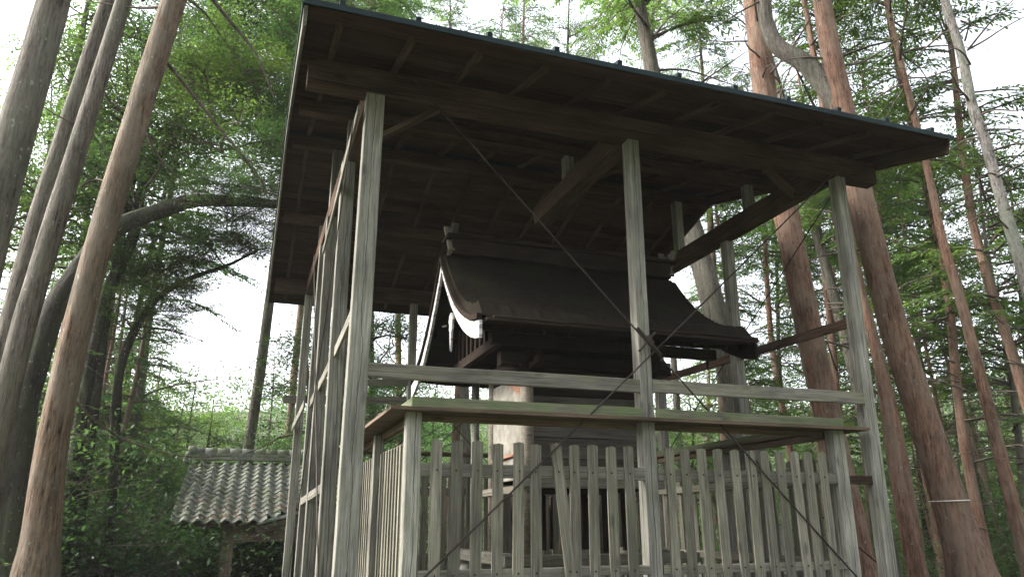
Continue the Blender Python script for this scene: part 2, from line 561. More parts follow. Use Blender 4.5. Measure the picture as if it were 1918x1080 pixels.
# metal sheet: corrugated slightly, with raised battens and eave drip edges
def sheet(front):
    ye = -0.90 if front else 7.06
    V, F = [], []
    nx, ny = 24, 6
    for j in range(ny+1):
        y = ye + (3.08-ye)*j/ny
        for i in range(nx+1):
            x = X0-.02 + (X1-X0+.04)*i/nx
            V.append((x, y, zb(y)+.024 + 0.006*mnoise.noise(Vector((x*1.7, y*1.7, 0)))))
    n0 = len(V)
    V += [(v[0], v[1], v[2]+.012) for v in V]
    for j in range(ny):
        for i in range(nx):
            a = j*(nx+1)+i
            q = (a, a+1, a+nx+2, a+nx+1)
            F.append(q[::-1]); F.append(tuple(k+n0 for k in q))
    def side(seq):
        for a, b in zip(seq[:-1], seq[1:]):
            F.append((a, b, b+n0, a+n0))
    side(list(range(nx+1))); side([j*(nx+1)+nx for j in range(ny+1)])
    side([j*(nx+1) for j in range(ny, -1, -1)])
    put('roof_sheet', mesh('roof_sheet', V, F, M['metal']), sh)
    z = zb(ye)
    s = -1 if front else 1
    bar('eave_trim', (X0-.02, ye+s*.006, z+.018), (X1+.02, ye+s*.006, z+.012), 0.010, 0.05, M['metal'], sh, seg=6, warp=.003, ch=.001)
    for x in rafter_x:
        ya = ye + (-.012 if front else .012)
        bar('batten', (x, ya, zb(ya)+.058), (x, 3.08, zb(3.08)+.058), 0.042, 0.044, M['metal'], sh, ch=.004)
sheet(True); sheet(False)
bar('ridge_cap', (X0-.03, 3.08, zb(3.08)+.075), (X1+.03, 3.08, zb(3.08)+.075), 0.22, 0.06, M['metal'], sh, ch=.02)
# bargeboards with metal edge strips on both gable ends
for x, nm in ((X0+.0, 0), (X1, 1)):
    for (ya, yb) in ((-0.84, 3.075), (7.0, 3.085)):
        bar('bargeboard', (x, ya, zb(ya)-.075), (x, yb, zb(yb)-.075), 0.028, 0.15, B if nm else M['rail'], sh, seg=3, warp=.003)
        xo = x + (-.022 if nm == 0 else .022)
        bar('verge_strip', (xo, ya, zb(ya)+.02), (xo, yb, zb(yb)+.02), 0.012, 0.055, M['metal'], sh, ch=.002)
# railings
RL = M['rail']
bar('rail', (0.158, 0.02, 1.105), (2.485, 0.02, 1.105), 0.035, 0.115, RL, sh, seg=4, warp=.003)
bar('rail', (2.597, 0.02, 1.115), (W+.02, 0.02, 1.117), 0.035, 0.113, RL, sh, seg=4, warp=.003)
# side boards, left: outside of the post row
bar('side_board', (-0.035, 0.0, 3.30), (-0.032, 2.72, 2.99), 0.022, 0.085, RL, sh, seg=4, warp=.006)
bar('side_board', (0.035, 0.121, 1.58), (0.035, 1.279, 1.50), 0.022, 0.10, RL, sh, seg=2, warp=.004)
bar('side_board', (0.035, 1.401, 1.49), (0.035, 2.769, 1.43), 0.022, 0.10, RL, sh, seg=2, warp=.004)
bar('side_board', (0.035, 2.891, 1.42), (0.035, 3.769, 1.39), 0.022, 0.10, RL, sh)
bar('side_board', (0.018, 1.401, 0.30), (0.018, 2.769, 0.265), 0.022, 0.085, M['rail'], sh, seg=2, warp=.002)
bar('side_board', (0.018, 2.891, 0.26), (0.018, 3.769, 0.24), 0.022, 0.085, M['rail'], sh)
bar('side_board', (-0.03, 3.9, 1.40), (-0.03, DP, 1.36), 0.022, 0.10, RL, sh)
# right
bar('side_board', (W+.08, 0.125, 1.90), (W+.09, 1.92, 1.93), 0.03, 0.10, B, sh, seg=2, warp=.003)
bar('side_board', (W+.08, 2.06, 1.94), (W+.05, 3.76, 1.96), 0.03, 0.10, B, sh, seg=2, warp=.003)
bar('side_board', (W+.07, 3.9, 1.15), (W+.07, DP, 1.15), 0.03, 0.10, RL, sh)
# rear rails
bar('rear_rail', (0.125, DP+.03, 2.05), (1.695, DP+.03, 2.16), 0.03, 0.11, RL, sh)
bar('rear_rail', (-0.2, DP+.08, 1.80), (1.695, DP+.08, 1.87), 0.03, 0.12, RL, sh)
bar('rear_rail', (1.83, DP+.03, 1.85), (3.29, DP+.03, 1.85), 0.03, 0.11, RL, sh)
# crossed steel rods with a turnbuckle in front of the middle post
RU = M['rust']
yr = -0.03
cx = (2.545, 1.49)
def rod(a, b, r=.0075, n=9, sag=.012):
    a, b = Vector(a), Vector(b)
    pts = []
    for i in range(n):
        t = i/(n-1)
        p = a.lerp(b, t); p.z -= sag*4*t*(1-t)
        pts.append(p)
    return tube('tie_rod', pts, r, RU, sh, 6)
rod((0.41, yr, 3.66), (4.62, yr, -0.60))
rod((4.93, yr-.018, 3.52), (0.44, yr-.018, -0.54))
rod((0.5, DP-.04, 3.4), (4.5, DP-.04, -.5), .007)
rod((4.6, DP-.06, 3.4), (0.4, DP-.06, -.5), .007)
rod((W+.16, 0.1, 3.4), (W+.16, DP, -.5), .007)
rod((W+.17, DP, 3.4), (W+.17, 0.1, -.5), .007)
rod((-0.055, 0.2, 3.3), (-0.055, 4.0, -.65), .006, sag=.05)
rod((-0.065, 3.8, 3.3), (-0.065, 0.15, -.65), .006)
V, F = [], []
tb = bar('turnbuckle', (2.44, yr-.03, 1.60), (2.66, yr-.03, 1.37), 0.022, 0.034, RU, sh, (0, 1, 0))
bar('turnbuckle', (2.46, yr-.008, 1.40), (2.63, yr-.008, 1.58), 0.018, 0.026, RU, sh, (0, 1, 0))
bar('steel_plate', (2.525, yr-.05, 1.53), (2.575, yr-.05, 1.46), 0.05, 0.006, RU, sh, (0, 1, 0))

# ================================================================== FENCE
fe = thing('picket_fence', (2.53, 1.8, -0.62),
           'weathered wooden picket fence with a mossy plank cover boxing in the shrine', 'fence')
fxa, fxb, fyb = 0.471, 4.597, 3.62
PK = M['picket']
post('fence_post', fxa, 0.0, -0.8, 0.80, 0.115, 0.11, G, fe)
post('fence_post', 4.445, 0.0, -0.8, 0.80, 0.135, 0.11, G, fe, 0.012)
post('fence_post', fxa-.005, 1.45, -0.8, 0.78, 0.09, 0.09, G, fe)
post('fence_post', fxa, fyb-.1, -0.8, 0.78, 0.10, 0.10, G, fe)
post('fence_post', 4.47, fyb-.1, -0.8, 0.78, 0.10, 0.10, G, fe)
post('fence_post', 4.49, 1.8, -0.8, 0.78, 0.09, 0.09, G, fe)
post('fence_post', 2.47, fyb-.1, -0.8, 0.78, 0.10, 0.10, G, fe)

def picket_mesh(L, w, t):
    ch = .003
    V, F = [], []
    zs = [0, L*.5, L-.010]
    for z in zs:
        dx = random.uniform(-.002, .002) if z else 0
        V += [(z, -w/2+dx, -t/2), (z, w/2+dx, -t/2), (z, w/2+dx, t/2), (z, -w/2+dx, t/2)]
    for i in range(2):
        for k in range(4):
            a = i*4+k; b = i*4+(k+1) % 4
            F.append((a, b, b+4, a+4))
    F.append((3, 2, 1, 0))
    n = len(V)
    jit = random.uniform(-.012, .012)
    V += [(L + random.uniform(-.006, .004), jit, -t/2), (L, jit, t/2)]
    F += [(8, 9, n), (10, 11, n+1), (9, 10, n+1, n), (11, 8, n, n+1)]
    return mesh('picket', V, F, PK)
pkm = [picket_mesh(1.36, .086, .017) for _ in range(6)]
pks = [picket_mesh(1.33, .046, .016) for _ in range(4)]
nailm = tube_mesh('nail', [(0, 0, 0), (0, -.006, 0)], .0075, M['nail'], 6, False)
def picket(x, y, ztop, nrm=(0, -1, 0), lean=0.0, ms=pkm, nails=True):
    me = random.choice(ms)
    n = Vector(nrm)
    L = 1.36 if ms is pkm else 1.33
    side = Vector((0, 0, 1)).cross(n)
    top = Vector((x, y, ztop + random.uniform(-.008, .008)))
    d = (Vector((0, 0, -1)) + side*lean).normalized()
    base = top + d*L
    mt = frame(base, top, n)
    o = put('picket', me, fe, mt)
    if nails:
        for zz in (0.375, -0.365):
            t = (top.z - zz)
            p = top + d*t + n*0.009 + side*random.uniform(-.006, .006)
            ang = math.atan2(n.x, -n.y) if abs(n.x) > .5 else (0 if n.y < 0 else math.pi)
            put('nail', nailm, o, Matrix.Translation(p) @ Matrix.Rotation(ang, 4, 'Z'))
    return o
pxs = [.70, .862, 1.024, 1.188, 1.36, 1.503, 1.834, 1.995, 2.159, 2.32, 2.703, 2.854, 3.017, 3.178, 3.352, 3.518, 3.659, 3.819, 3.981, 4.128, 4.284]
for x in pxs:
    picket(x, -0.010, .592, lean=random.uniform(-.012, .012))
picket(1.665, -0.029, .592, lean=0.105)
# far side pickets on the back, left and right runs
for k in range(34):
    x = .64 + k*.112
    if abs(x-2.52) > .07 and x < 4.45:
        picket(x, fyb-.115, .58, lean=random.uniform(-.015, .015), nails=False)
ky = .17
while ky < 3.45:
    if abs(ky-1.50) > .08:
        picket(fxa+.045, ky, .60, (-1, 0, 0), random.uniform(-.01, .01), pks if ky < 1.4 else pks, nails=False)
    ky += .128
ky = .25
while ky < 3.45:
    if abs(ky-1.85) > .09:
        picket(4.535, ky, .58, (1, 0, 0), random.uniform(-.015, .015), pkm, nails=False)
    ky += .162
# rails
for z, h in ((.375, .10), (-.365, .07)):
    bar('rail', (fxa+.118, .025, z), (2.50, .025, z), .045, h, RL, fe, seg=3, warp=.003)
    bar('rail', (2.598, .025, z-.005), (4.44, .025, z-.008), .045, h, RL, fe, seg=3, warp=.003)
    bar('rail', (fxa+.08, .115, z), (fxa+.08, 1.445, z), .04, .07, RL, fe)
    bar('rail', (fxa+.08, 1.545, z), (fxa+.08, fyb-.10, z), .04, .07, RL, fe)
    bar('rail', (4.50, .115, z), (4.50, fyb-.10, z), .04, .08, RL, fe)
    bar('rail', (.575, fyb-.08, z-.02), (4.465, fyb-.08, z-.02), .04, .09, RL, fe)
# rail stub past the right corner towards the shelter post
bar('rail', (4.58, .06, .36), (4.90, .06, .36), .05, .075, M['brown'], fe)
# cover: plank roof over the fence, mitred planks on four sides, and kerb boards on top
CV, MO = M['cover'], M['moss']
def plank(p, q, w, t, mat, nm='cover_board'):
    return bar(nm, p, q, w, t, mat, fe, seg=4, warp=.002, ch=.003)
def flat(name, pts, z0, z1, mat):
    V = [(x, y, z0) for x, y in pts] + [(x, y, z1) for x, y in pts]
    n = len(pts)
    F = [tuple(range(n-1, -1, -1)), tuple(range(n, 2*n))] + [(i, (i+1) % n, n+(i+1) % n, n+i) for i in range(n)]
    o = Vector((pts[0][0], pts[0][1], z0))
    L = [(a-o.x, b-o.y, c-o.z) for a, b, c in V]
    return put(name, mesh(name, L, F, mat), fe, Matrix.Translation(o))
oxa, oxb, oya, oyb = 0.325, 4.80, -0.105, 3.85
ixa, ixb, iya, iyb = .66, 4.46, .24, 3.50
mxa, mxb, mya, myb = (oxa+ixa)/2, (oxb+ixb)/2, (oya+iya)/2, (oyb+iyb)/2
e = .002
flat('cover_board', [(oxa+e, oya), (oxb-e, oya), (mxb-e, mya-e), (mxa+e, mya-e)], .80, .828, CV)
flat('cover_board', [(mxa+e, mya+e), (2.462, mya+e), (2.462, iya), (ixa+e, iya)], .803, .829, CV)
flat('cover_board', [(2.60, mya+e), (mxb-e, mya+e), (ixb-e, iya), (2.60, iya)], .803, .829, CV)
for (a, b, c, d, z) in ((oxa, mxa, oya, mya, .80), (mxa, ixa, mya, iya, .803)):
    ya2 = oyb if a == oxa else myb
    yb2 = myb if a == oxa else iyb
    flat('cover_board', [(a, c+e), (b-e if a == oxa else b, d+e), (b-e if a == oxa else b, yb2), (a, ya2)], z, .827, CV)
for (a, b, c, d, z) in ((oxb, mxb, oya, mya, .80), (mxb, ixb, mya, iya, .803)):
    ya2 = oyb if a == oxb else myb
    yb2 = myb if a == oxb else iyb
    flat('cover_board', [(b+e if a == oxb else b, d+e), (a, c+e), (a, ya2), (b+e if a == oxb else b, yb2)], z, .827, CV)
flat('cover_board', [(mxa, myb+e), (mxb, myb+e), (oxb, oyb), (oxa, oyb)], .80, .827, CV)
flat('cover_board', [(ixa, iyb+e), (ixb, iyb+e), (mxb, myb-e), (mxa, myb-e)], .803, .827, CV)
# kerb boards
bar('kerb_board', (.497, -.030, .872), (2.466, -.030, .872), .028, .082, MO, fe, seg=4, warp=.002)
bar('kerb_board', (2.594, -.030, .872), (4.56, -.030, .866), .028, .080, MO, fe, seg=4, warp=.002)
bar('kerb_board', (.511, -.014, .870), (.511, 3.60, .870), .028, .080, MO, fe)
bar('kerb_board', (4.64, .10, .868), (4.64, 3.60, .868), .028, .080, MO, fe)
# cross bearers under the cover
for x in (.53, 4.50):
    bar('bearer', (x+.03, .13, .765), (x+.03, 3.5, .765), .06, .06, CV, fe)
bar('bearer', (.60, .13, .775), (4.43, .13, .775), .05, .05, CV, fe)

# ================================================================== SHRINE
sr = thing('small_wooden_shrine', (2.45, 1.6, -0.62),
           'old dark wooden shrine with a curved bark roof and white gable boards inside the fence', 'shrine')
SW, SP = M['shrine'], M['shrine_plank']
gx0, gx1, ry = 1.13, 3.87, 1.62
def prof(t, back=False):
    """t 0 ridge .. 1 eave -> (y, z) on top of the roof"""
    s = 1.26 if not back else 1.20
    y = ry - s*t if not back else ry + s*t
    z = 1.80 + .90*(1-t)**1.7
    if back: z -= .10*t
    return y, z
def roof_mesh():
    V, F = [], []
    NS = 64
    def crs(t, back=False):
        y, z = prof(t, back)
        return y, z + .011*((t*21) % 1.0)*(0 if t > .99 else 1)
    ts = [1 - i/NS for i in range(NS+1)]; path = [crs(t) for t in ts] + [crs(i/NS, True) for i in range(1, NS+1)]
    n = len(path)
    nx = 60
    def th(i):
        t = abs(i - (n-1)/2)/((n-1)/2)
        return .07 + .085*t
    for side in (0, 1):
        for ix in range(nx+1):
            f = ix/nx
            x = gx0 + (gx1-gx0)*f
            lift = .03*abs(2*f-1)**4
            for i, (y, z) in enumerate(path):
                t = abs(i - (n-1)/2)/((n-1)/2)
                wob = .012*mnoise.noise(Vector((x*3, y*3, 1))) + .006*mnoise.noise(Vector((x*14, y*14, 4)))*(1+2*t) - .03*math.exp(-((x-2.35)/.16)**2)*max(0, t-.75)*3*(1 if i < n/2 else 0)
                if side == 0:
                    V.append((x, y, z + lift*t + wob))
                else:
                    out = -.13*t**3 if i < n/2 else .13*t**3
                    V.append((x, y + out, z + lift*t - th(i) + wob*.5))
    N0 = (nx+1)*n
    for ix in range(nx):
        for i in range(n-1):
            a = ix*n+i
            F.append((a, a+n, a+n+1, a+1))
            F.append((N0+a, N0+a+1, N0+a+n+1, N0+a+n))
        F.append((ix*n, N0+ix*n, N0+ix*n+n, ix*n+n))
        a = ix*n+n-1
        F.append((a, a+n, N0+a+n, N0+a))
    for i in range(n-1):
        F.append((i, i+1, N0+i+1, N0+i))
        a = nx*n+i
        F.append((a, N0+a, N0+a+1, a+1))
    return mesh('bark_roof', V, F, M['bark_roof'])
put('bark_roof', roof_mesh(), sr)
# shingle course line under the eave: thin lath
def bent(name, pts_top, pts_bot, x0, x1, mat, parent=sr):
    """ribbon with thickness between two (y,z) polylines, extruded in x"""
    n = len(pts_top)
    V = []
    for x in (x0, x1):
        V += [(x, y, z) for y, z in pts_top] + [(x, y, z) for y, z in pts_bot]
    F = []
    k = 2*n
    for i in range(n-1):
        F.append((i, n+i, n+i+1, i+1)); F.append((k+i, k+i+1, k+n+i+1, k+n+i))
        F.append((i, i+1, k+i+1, k+i)); F.append((n+i, k+n+i, k+n+i+1, n+i+1))
    F.append((0, k, k+n, n)); F.append((n-1, 2*n-1, k+2*n-1, k+n-1))
    o = Vector((x0, pts_top[0][0], pts_top[0][1]))
    V = [(a-o.x, b-o.y, c-o.z) for a, b, c in V]
    return put(name, mesh(name, V, F, mat), parent, Matrix.Translation(o))
def gable(x, sgn):
    for back in (False, True):
        sg = 1 if back else -1
        tt = [i/12 for i in range(13)]
        top, bot, t2, b2, e1, e2 = [], [], [], [], [], []
        for t in tt:
            y, z = prof(t, back)
            th = .07+.085*t
            yo = sg*.13*t**3
            z -= th + .012
            w = .055 + .10*t
            top.append((y+yo, z)); bot.append((y+yo - sg*0.02*(1-t), z-w-.03*(1-t)))
            e1.append((y+yo*.6, z+.055+th*.35)); e2.append((y+yo, z+.018))
        bent('gable_board', top, bot, x, x+sgn*.028, M['white'] if sgn < 0 else SW)
        bent('gable_board', [(a, b+.06) for a, b in top], [(a, b+.010) for a, b in top], x+sgn*.004, x+sgn*.05, SW)
gable(gx0-.002, -1)
gable(gx1+.002, 1)
# gable pendant, hanging in front of the peak
def pendant(x, sgn, mat):
    yz = [(0, .02), (.05, .0), (.075, -.06), (.045, -.10), (.06, -.14), (.03, -.17), (.022, -.25), (0, -.36), (-.022, -.25), (-.03, -.17), (-.06, -.14), (-.045, -.10), (-.075, -.06), (-.05, 0)]
    n = len(yz)
    V = [(0, a, b) for a, b in yz] + [(sgn*.02, a, b) for a, b in yz]
    F = [tuple(range(n)), tuple(range(2*n-1, n-1, -1))] + [(i, n+i, n+(i+1) % n, (i+1) % n) for i in range(n)]
    put('gable_pendant', mesh('gable_pendant', V, F, mat), sr, Matrix.Translation((x, 1.10, 1.90)))
pendant(gx0-.034, -1, M['white'])
pendant(gx1+.034, 1, SW)
bar('pendant_rod', (gx0-.075, 1.15, 1.80), (gx0-.05, 1.42, 1.86), .012, .018, M['rust'], sr)
# gable wall behind the boards
bar('ridge_beam', (gx0+.03, ry, 2.52), (gx1-.03, ry, 2.52), .10, .14, SW, sr)
bar('roof_purlin', (gx0+.06, ry-.55, 1.98), (gx1-.06, ry-.55, 1.98), .09, .09, SW, sr)
bar('roof_purlin', (gx0+.06, ry+.55, 1.98), (gx1-.06, ry+.55, 1.98), .09, .09, SW, sr)
# ridge box with end ornaments
bar('ridge_box', (gx0+.06, ry, 2.78), (gx1-.06, ry, 2.78), .20, .17, SW, sr)
bar('ridge_board', (gx0-.0, ry, 2.885), (gx1+.0, ry, 2.885), .28, .035, SW, sr)
for x in (gx0+.05, gx1-.05):
    bar('ridge_finial', (x, ry-.10, 2.72), (x, ry+.12, 3.06), .03, .07, M['rail'], sr, (1, 0, 0))
    bar('ridge_finial', (x+.036, ry+.10, 2.72), (x+.036, ry-.12, 3.02), .03, .07, M['rail'], sr, (1, 0, 0))
# eave rafter ends and eave lath
for k in range(22):
    x = gx0+.14+k*.1185
    bar('eave_rafter', (x, .36, 1.605), (x, 1.15, 1.80), .035, .038, SW, sr)
bar('eave_lath', (gx0+.02, .215, 1.635), (gx1-.02, .215, 1.635), .10, .03, SW, sr, seg=3, warp=.002)
bar('soffit_panel', (gx0+.08, .30, 1.655), (gx1-.08, .30, 1.655), .30, .02, SW, sr)
bar('soffit_panel', (gx0+.08, .60, 1.70), (gx1-.08, .60, 1.70), .32, .02, SW, sr)
bar('eave_beam', (gx0+.2, .62, 1.58), (gx1-.2, .62, 1.58), .09, .10, SW, sr)
# body: columns, plank walls, plastered side
cx0, cx1, cy0, cy1 = 1.80, 3.06, .97, 2.0
for (x, y, r, mt, z0) in ((cx0, cy0, .062, M['pale'], -.30), (cx1, cy0, .062, M['pale'], -.30), (cx0, cy1, .05, M['pale'], -.62), (cx1, cy1, .055, M['pale'], -.62), (cx0-.02, 2.60, .045, G, -.62), (cx1, 2.6, .045, G, -.62)):
    tube('column', [(x, y, z0), (x, y, .6), (x, y, 1.52)], r, mt, sr, 14)
for k in range(6):
    z = .37 + k*.195
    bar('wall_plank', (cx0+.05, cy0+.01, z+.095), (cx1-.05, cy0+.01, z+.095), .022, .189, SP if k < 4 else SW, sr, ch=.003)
bar('plaster_panel', (cx0, cy0+.06, .87), (cx0, cy1-.05, .87), .03, .98, M['plaster'], sr)
bar('plaster_panel', (cx1, cy0+.06, .87), (cx1, cy1-.05, .87), .03, .98, M['plaster'], sr)
for k in range(5):
    bar('wall_plank', (cx0+.05, cy1, .47+k*.21), (cx1-.05, cy1, .47+k*.21), .022, .20, SW, sr)
bar('sill_beam', (cx0-.12, cy0-.02, .335), (cx1+.12, cy0-.02, .335), .11, .075, M['rail'], sr)
bar('sill_beam', (cx0-.03, cy0+.045, .29), (cx0-.03, cy1+.6, .29), .07, .07, M['pale'], sr)
bar('sill_beam', (cx1, cy0+.045, .33), (cx1, cy1+.6, .33), .09, .09, M['rail'], sr)
bar('wall_strut', (cx0-.028, cy0+.07, 1.18), (cx0-.028, cy0+.62, 1.42), .02, .07, M['red'], sr)
bar('wall_strut', (cx0-.028, cy0+.05, 1.02), (cx0-.028, cy0+.80, 1.02), .02, .10, M['pale'], sr)
bar('wall_strut', (cx0-.034, cy0+.05, .62), (cx0-.034, cy1-.05, .60), .012, .03, M['red'], sr)
# head beams and stacked brackets
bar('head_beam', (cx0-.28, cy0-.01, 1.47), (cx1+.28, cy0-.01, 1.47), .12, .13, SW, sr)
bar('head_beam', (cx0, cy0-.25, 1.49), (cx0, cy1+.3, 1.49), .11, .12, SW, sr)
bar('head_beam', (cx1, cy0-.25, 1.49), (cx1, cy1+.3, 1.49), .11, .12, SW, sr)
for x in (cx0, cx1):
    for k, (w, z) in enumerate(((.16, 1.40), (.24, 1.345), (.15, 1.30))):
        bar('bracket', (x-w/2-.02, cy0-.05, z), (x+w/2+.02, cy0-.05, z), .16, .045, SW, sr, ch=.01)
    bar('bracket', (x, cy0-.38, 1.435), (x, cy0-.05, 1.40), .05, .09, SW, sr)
tx = .5*(cx0+cx1)
# gable infill seen from the left: rows of short laths
for k in range(9):
    y = ry-.62+k*.155
    h = .62*(1-abs(y-ry)/.9)
    bar('gable_strut', (cx0-.35, y, 1.62), (cx0-.35, y, 1.70+h), .04, .05, SW, sr, (0, 1, 0))
bar('gable_tie', (cx0-.35, ry-.85, 1.60), (cx0-.35, ry+.85, 1.60), .07, .10, SW, sr)
bar('floor_panel', (cx0+.05, (cy0+cy1)/2, .30), (cx1-.05, (cy0+cy1)/2, .30), 1.0, .04, SW, sr)
# base frame on the ground
bar('base_beam', (cx0-.25, cy0-.02, -.325), (cx1+.45, cy0-.02, -.325), .13, .09, RL, sr)
bar('base_beam', (cx0-.18, cy0+.05, -.32), (cx0-.18, cy1+.7, -.32), .12, .10, RL, sr)
bar('base_beam', (cx1+.3, cy0+.05, -.32), (cx1+.3, cy1+.7, -.32), .12, .10, RL, sr)
for x, y in ((2.15, .98), (2.65, 1.1), (2.3, 1.9), (2.8, 1.95), (3.06, 1.5)):
    bar('floor_post', (x, y, -.275), (x, y, .28), .07, .07, SW, sr, (0, 1, 0))
for k in range(9):
    bar('skirting_board', (cx0+.1+k*.14, cy1+.06, -.27), (cx0+.1+k*.14, cy1+.06, .25), .02, .11, SW, sr, (0, 1, 0))
def stone(x, y, sx, sy, sz, z):
    V, F = [], []
    for j in range(5):
        for i in range(10):
            a = 2*math.pi*i/10
            zz = -1+2*(j+.5)/5
            r = (1-abs(zz)**3)**.4
            V.append((x*0+sx*r*math.cos(a)*(1+.12*mnoise.noise(Vector((i, j, x)))), sy*r*math.sin(a), sz*zz))
    for j in range(4):
        for i in range(10):
            F.append((j*10+i, j*10+(i+1) % 10, (j+1)*10+(i+1) % 10, (j+1)*10+i))
    F.append(tuple(range(9, -1, -1))); F.append(tuple(range(40, 50)))
    return put('base_stone', mesh('base_stone', V, F, M['stone'], True), sr, Matrix.Translation((x, y, z)))
M['stone'] = simple('mossy_stone', (0.12, 0.12, 0.10), (0.26, 0.25, 0.22), 6, .9, .5)
for x, y in ((cx0-.1, cy0), (cx1+.1, cy0), (2.4, cy0), (cx0-.1, cy1), (cx1, cy1), (cx0-.05, 2.6), (cx1, 2.6)):
    stone(x, y, .14, .12, .14, -.52)

# ================================================================== HUT WITH TILED ROOF
hy, hz0, hry, hrz = 10.0, -0.03, 12.5, 1.28
hxa, hxb = -1.86, 1.55
hut = thing('tiled_roof_hut', (0, 12.2, gz(0, 12.2)), 'small hut with a mossy grey tiled roof left of the shelter', 'hut')
dl = Vector((0, hry-hy, hrz-hz0)); slope_len = dl.length; ang = math.atan2(dl.z, dl.y)
def hp(x, s, off=0.0):
    return Vector((x, hy + s*math.cos(ang) - off*math.sin(ang), hz0 + s*math.sin(ang) + off*math.cos(ang)))
tp, rowd = 0.243, 0.205
def tile_mesh():
    nx = 8
    V, F = [], []
    for th in (0, -.030):
        for j, s in enumerate((0, .24)):
            for i in range(nx+1):
                u = i/nx
                z = .030*math.cos(2*math.pi*u) + (.012 if u < .28 or u > .85 else 0)
                V.append((u*tp*1.02, s, z + th + (.034 if j == 0 else 0)))
    n = nx+1
    for i in range(nx):
        F.append((i, i+1, n+i+1, n+i)); F.append((2*n+i, 3*n+i, 3*n+i+1, 2*n+i+1))
        F.append((i, 2*n+i, 2*n+i+1, i+1))
    F.append((0, n, 3*n, 2*n)); F.append((nx, 2*n+nx, 3*n+nx, n+nx))
    return mesh('roof_tile', V, F, M['tile'], False)
tm = [tile_mesh() for _ in range(3)]
rot = Matrix.Rotation(ang, 4, 'X')
rows = int(slope_len/rowd)
cut_x = -0.40
for r in range(rows):
    s = r*rowd
    for c in range(14):
        x = hxa + c*tp + 0.10*(r/rows) * (1 - c/14)
        if x > cut_x + s*1.75: continue
        if x > hxb: continue
        p = hp(x, s, .05 + random.uniform(-.004, .004))
        put('roof_tile', random.choice(tm), hut, Matrix.Translation(p) @ rot @ Matrix.Rotation(random.uniform(-.015, .015), 4, 'Z'))
# roof deck under the tiles (a slab cut along the verge)
def slab(name, pts, t, mat, parent):
    n = len(pts)
    V = [p for p in pts] + [p - Vector((0, -math.sin(ang)*t, math.cos(ang)*t)) for p in pts]
    o = V[0].copy()
    V = [v - o for v in V]
    F = [tuple(range(n)), tuple(range(2*n-1, n-1, -1))] + [(i, n+i, n+(i+1) % n, (i+1) % n) for i in range(n)]
    return put(name, mesh(name, V, F, mat), parent, Matrix.Translation(o))
sx_top = slope_len
slab('roof_deck', [hp(hxa+.04, .03), hp(cut_x+.12, .03), hp(cut_x+.05+1.75*1.25, 1.25), hp(hxb, slope_len), hp(hxa+.14, slope_len)], .05, M['brown'], hut)
bp0, bp1 = hp(cut_x+.06, .06, -.11), hp(cut_x+1.75*1.2, 1.2, -.11)
bar('bargeboard', bp0, bp1, .045, .20, M['hutwood'], hut)
bar('verge_tile', hp(cut_x+.10, 0, .035), hp(cut_x+.1+1.75*1.2, 1.2, .035), .10, .05, M['tile'], hut)
# rear slope, simple deck
V = [Vector((hxa+.14, hry, hrz)), Vector((hxb, hry, hrz)), Vector((hxb, hry+2.4, hz0)), Vector((hxa, hry+2.4, hz0))]
put('rear_roof_deck', mesh('rear_roof_deck', V + [v-Vector((0, 0, .08)) for v in V], [(0, 1, 2, 3), (7, 6, 5, 4), (0, 4, 5, 1), (1, 5, 6, 2), (2, 6, 7, 3), (3, 7, 4, 0)], M['tile']), hut)
# ridge: stacked courses, cap tiles and an end block
bar('ridge_course', (hxa+.16, hry-.02, hrz+.09), (hxb, hry-.02, hrz+.09), .26, .07, M['tile'], hut, seg=8, warp=.004)
bar('ridge_course', (hxa+.13, hry-.02, hrz+.165), (hxb, hry-.02, hrz+.165), .22, .06, M['tile'], hut, seg=8, warp=.004)
capm = tube_mesh('ridge_cap_tile', [(0, 0, 0), (.25, 0, .0)], [.085, .075], M['tile'], 10)
for k in range(13):
    put('ridge_cap_tile', capm, hut, Matrix.Translation((hxa+.10+k*.255, hry-.02, hrz+.235)))
for (dx, dz, r) in ((0, .25, .10), (-.05, .14, .09), (-.08, .03, .085)):
    tube('ridge_end_tile', [(hxa+.02+dx, hry-.10, hrz+dz), (hxa+.14+dx, hry-.06, hrz+dz)], r, M['tile'], hut, 10)
# timber frame below
post('post', -0.93, hy+.35, gz(-.9, hy)-.2, hz0+.02, .22, .2, M['hutwood'], hut)
post('post', 1.2, hy+.35, gz(1, hy)-.2, hz0+.02, .2, .2, M['hutwood'], hut)
post('post', -0.93, hry+1.5, gz(-.9, hry)-.4, hz0+.3, .2, .2, M['hutwood'], hut)
post('post', 1.2, hry+1.5, gz(1, hry)-.4, hz0+.3, .2, .2, M['hutwood'], hut)
bar('beam', (-.71, hy+.45, hz0-.17), (1.2, hy+.45, hz0-.17), .14, .28, M['hutwood'], hut)
bar('beam', (hxa+.3, hy+.22, hz0+.02), (cut_x+.2, hy+.22, hz0+.02), .10, .09, M['hutwood'], hut)
for k in range(7):
    x = hxa + .2 + k*.24
    bar('rafter', hp(x, .05, -.075), hp(x, 2.2, -.075), .05, .06, M['hutwood'], hut)
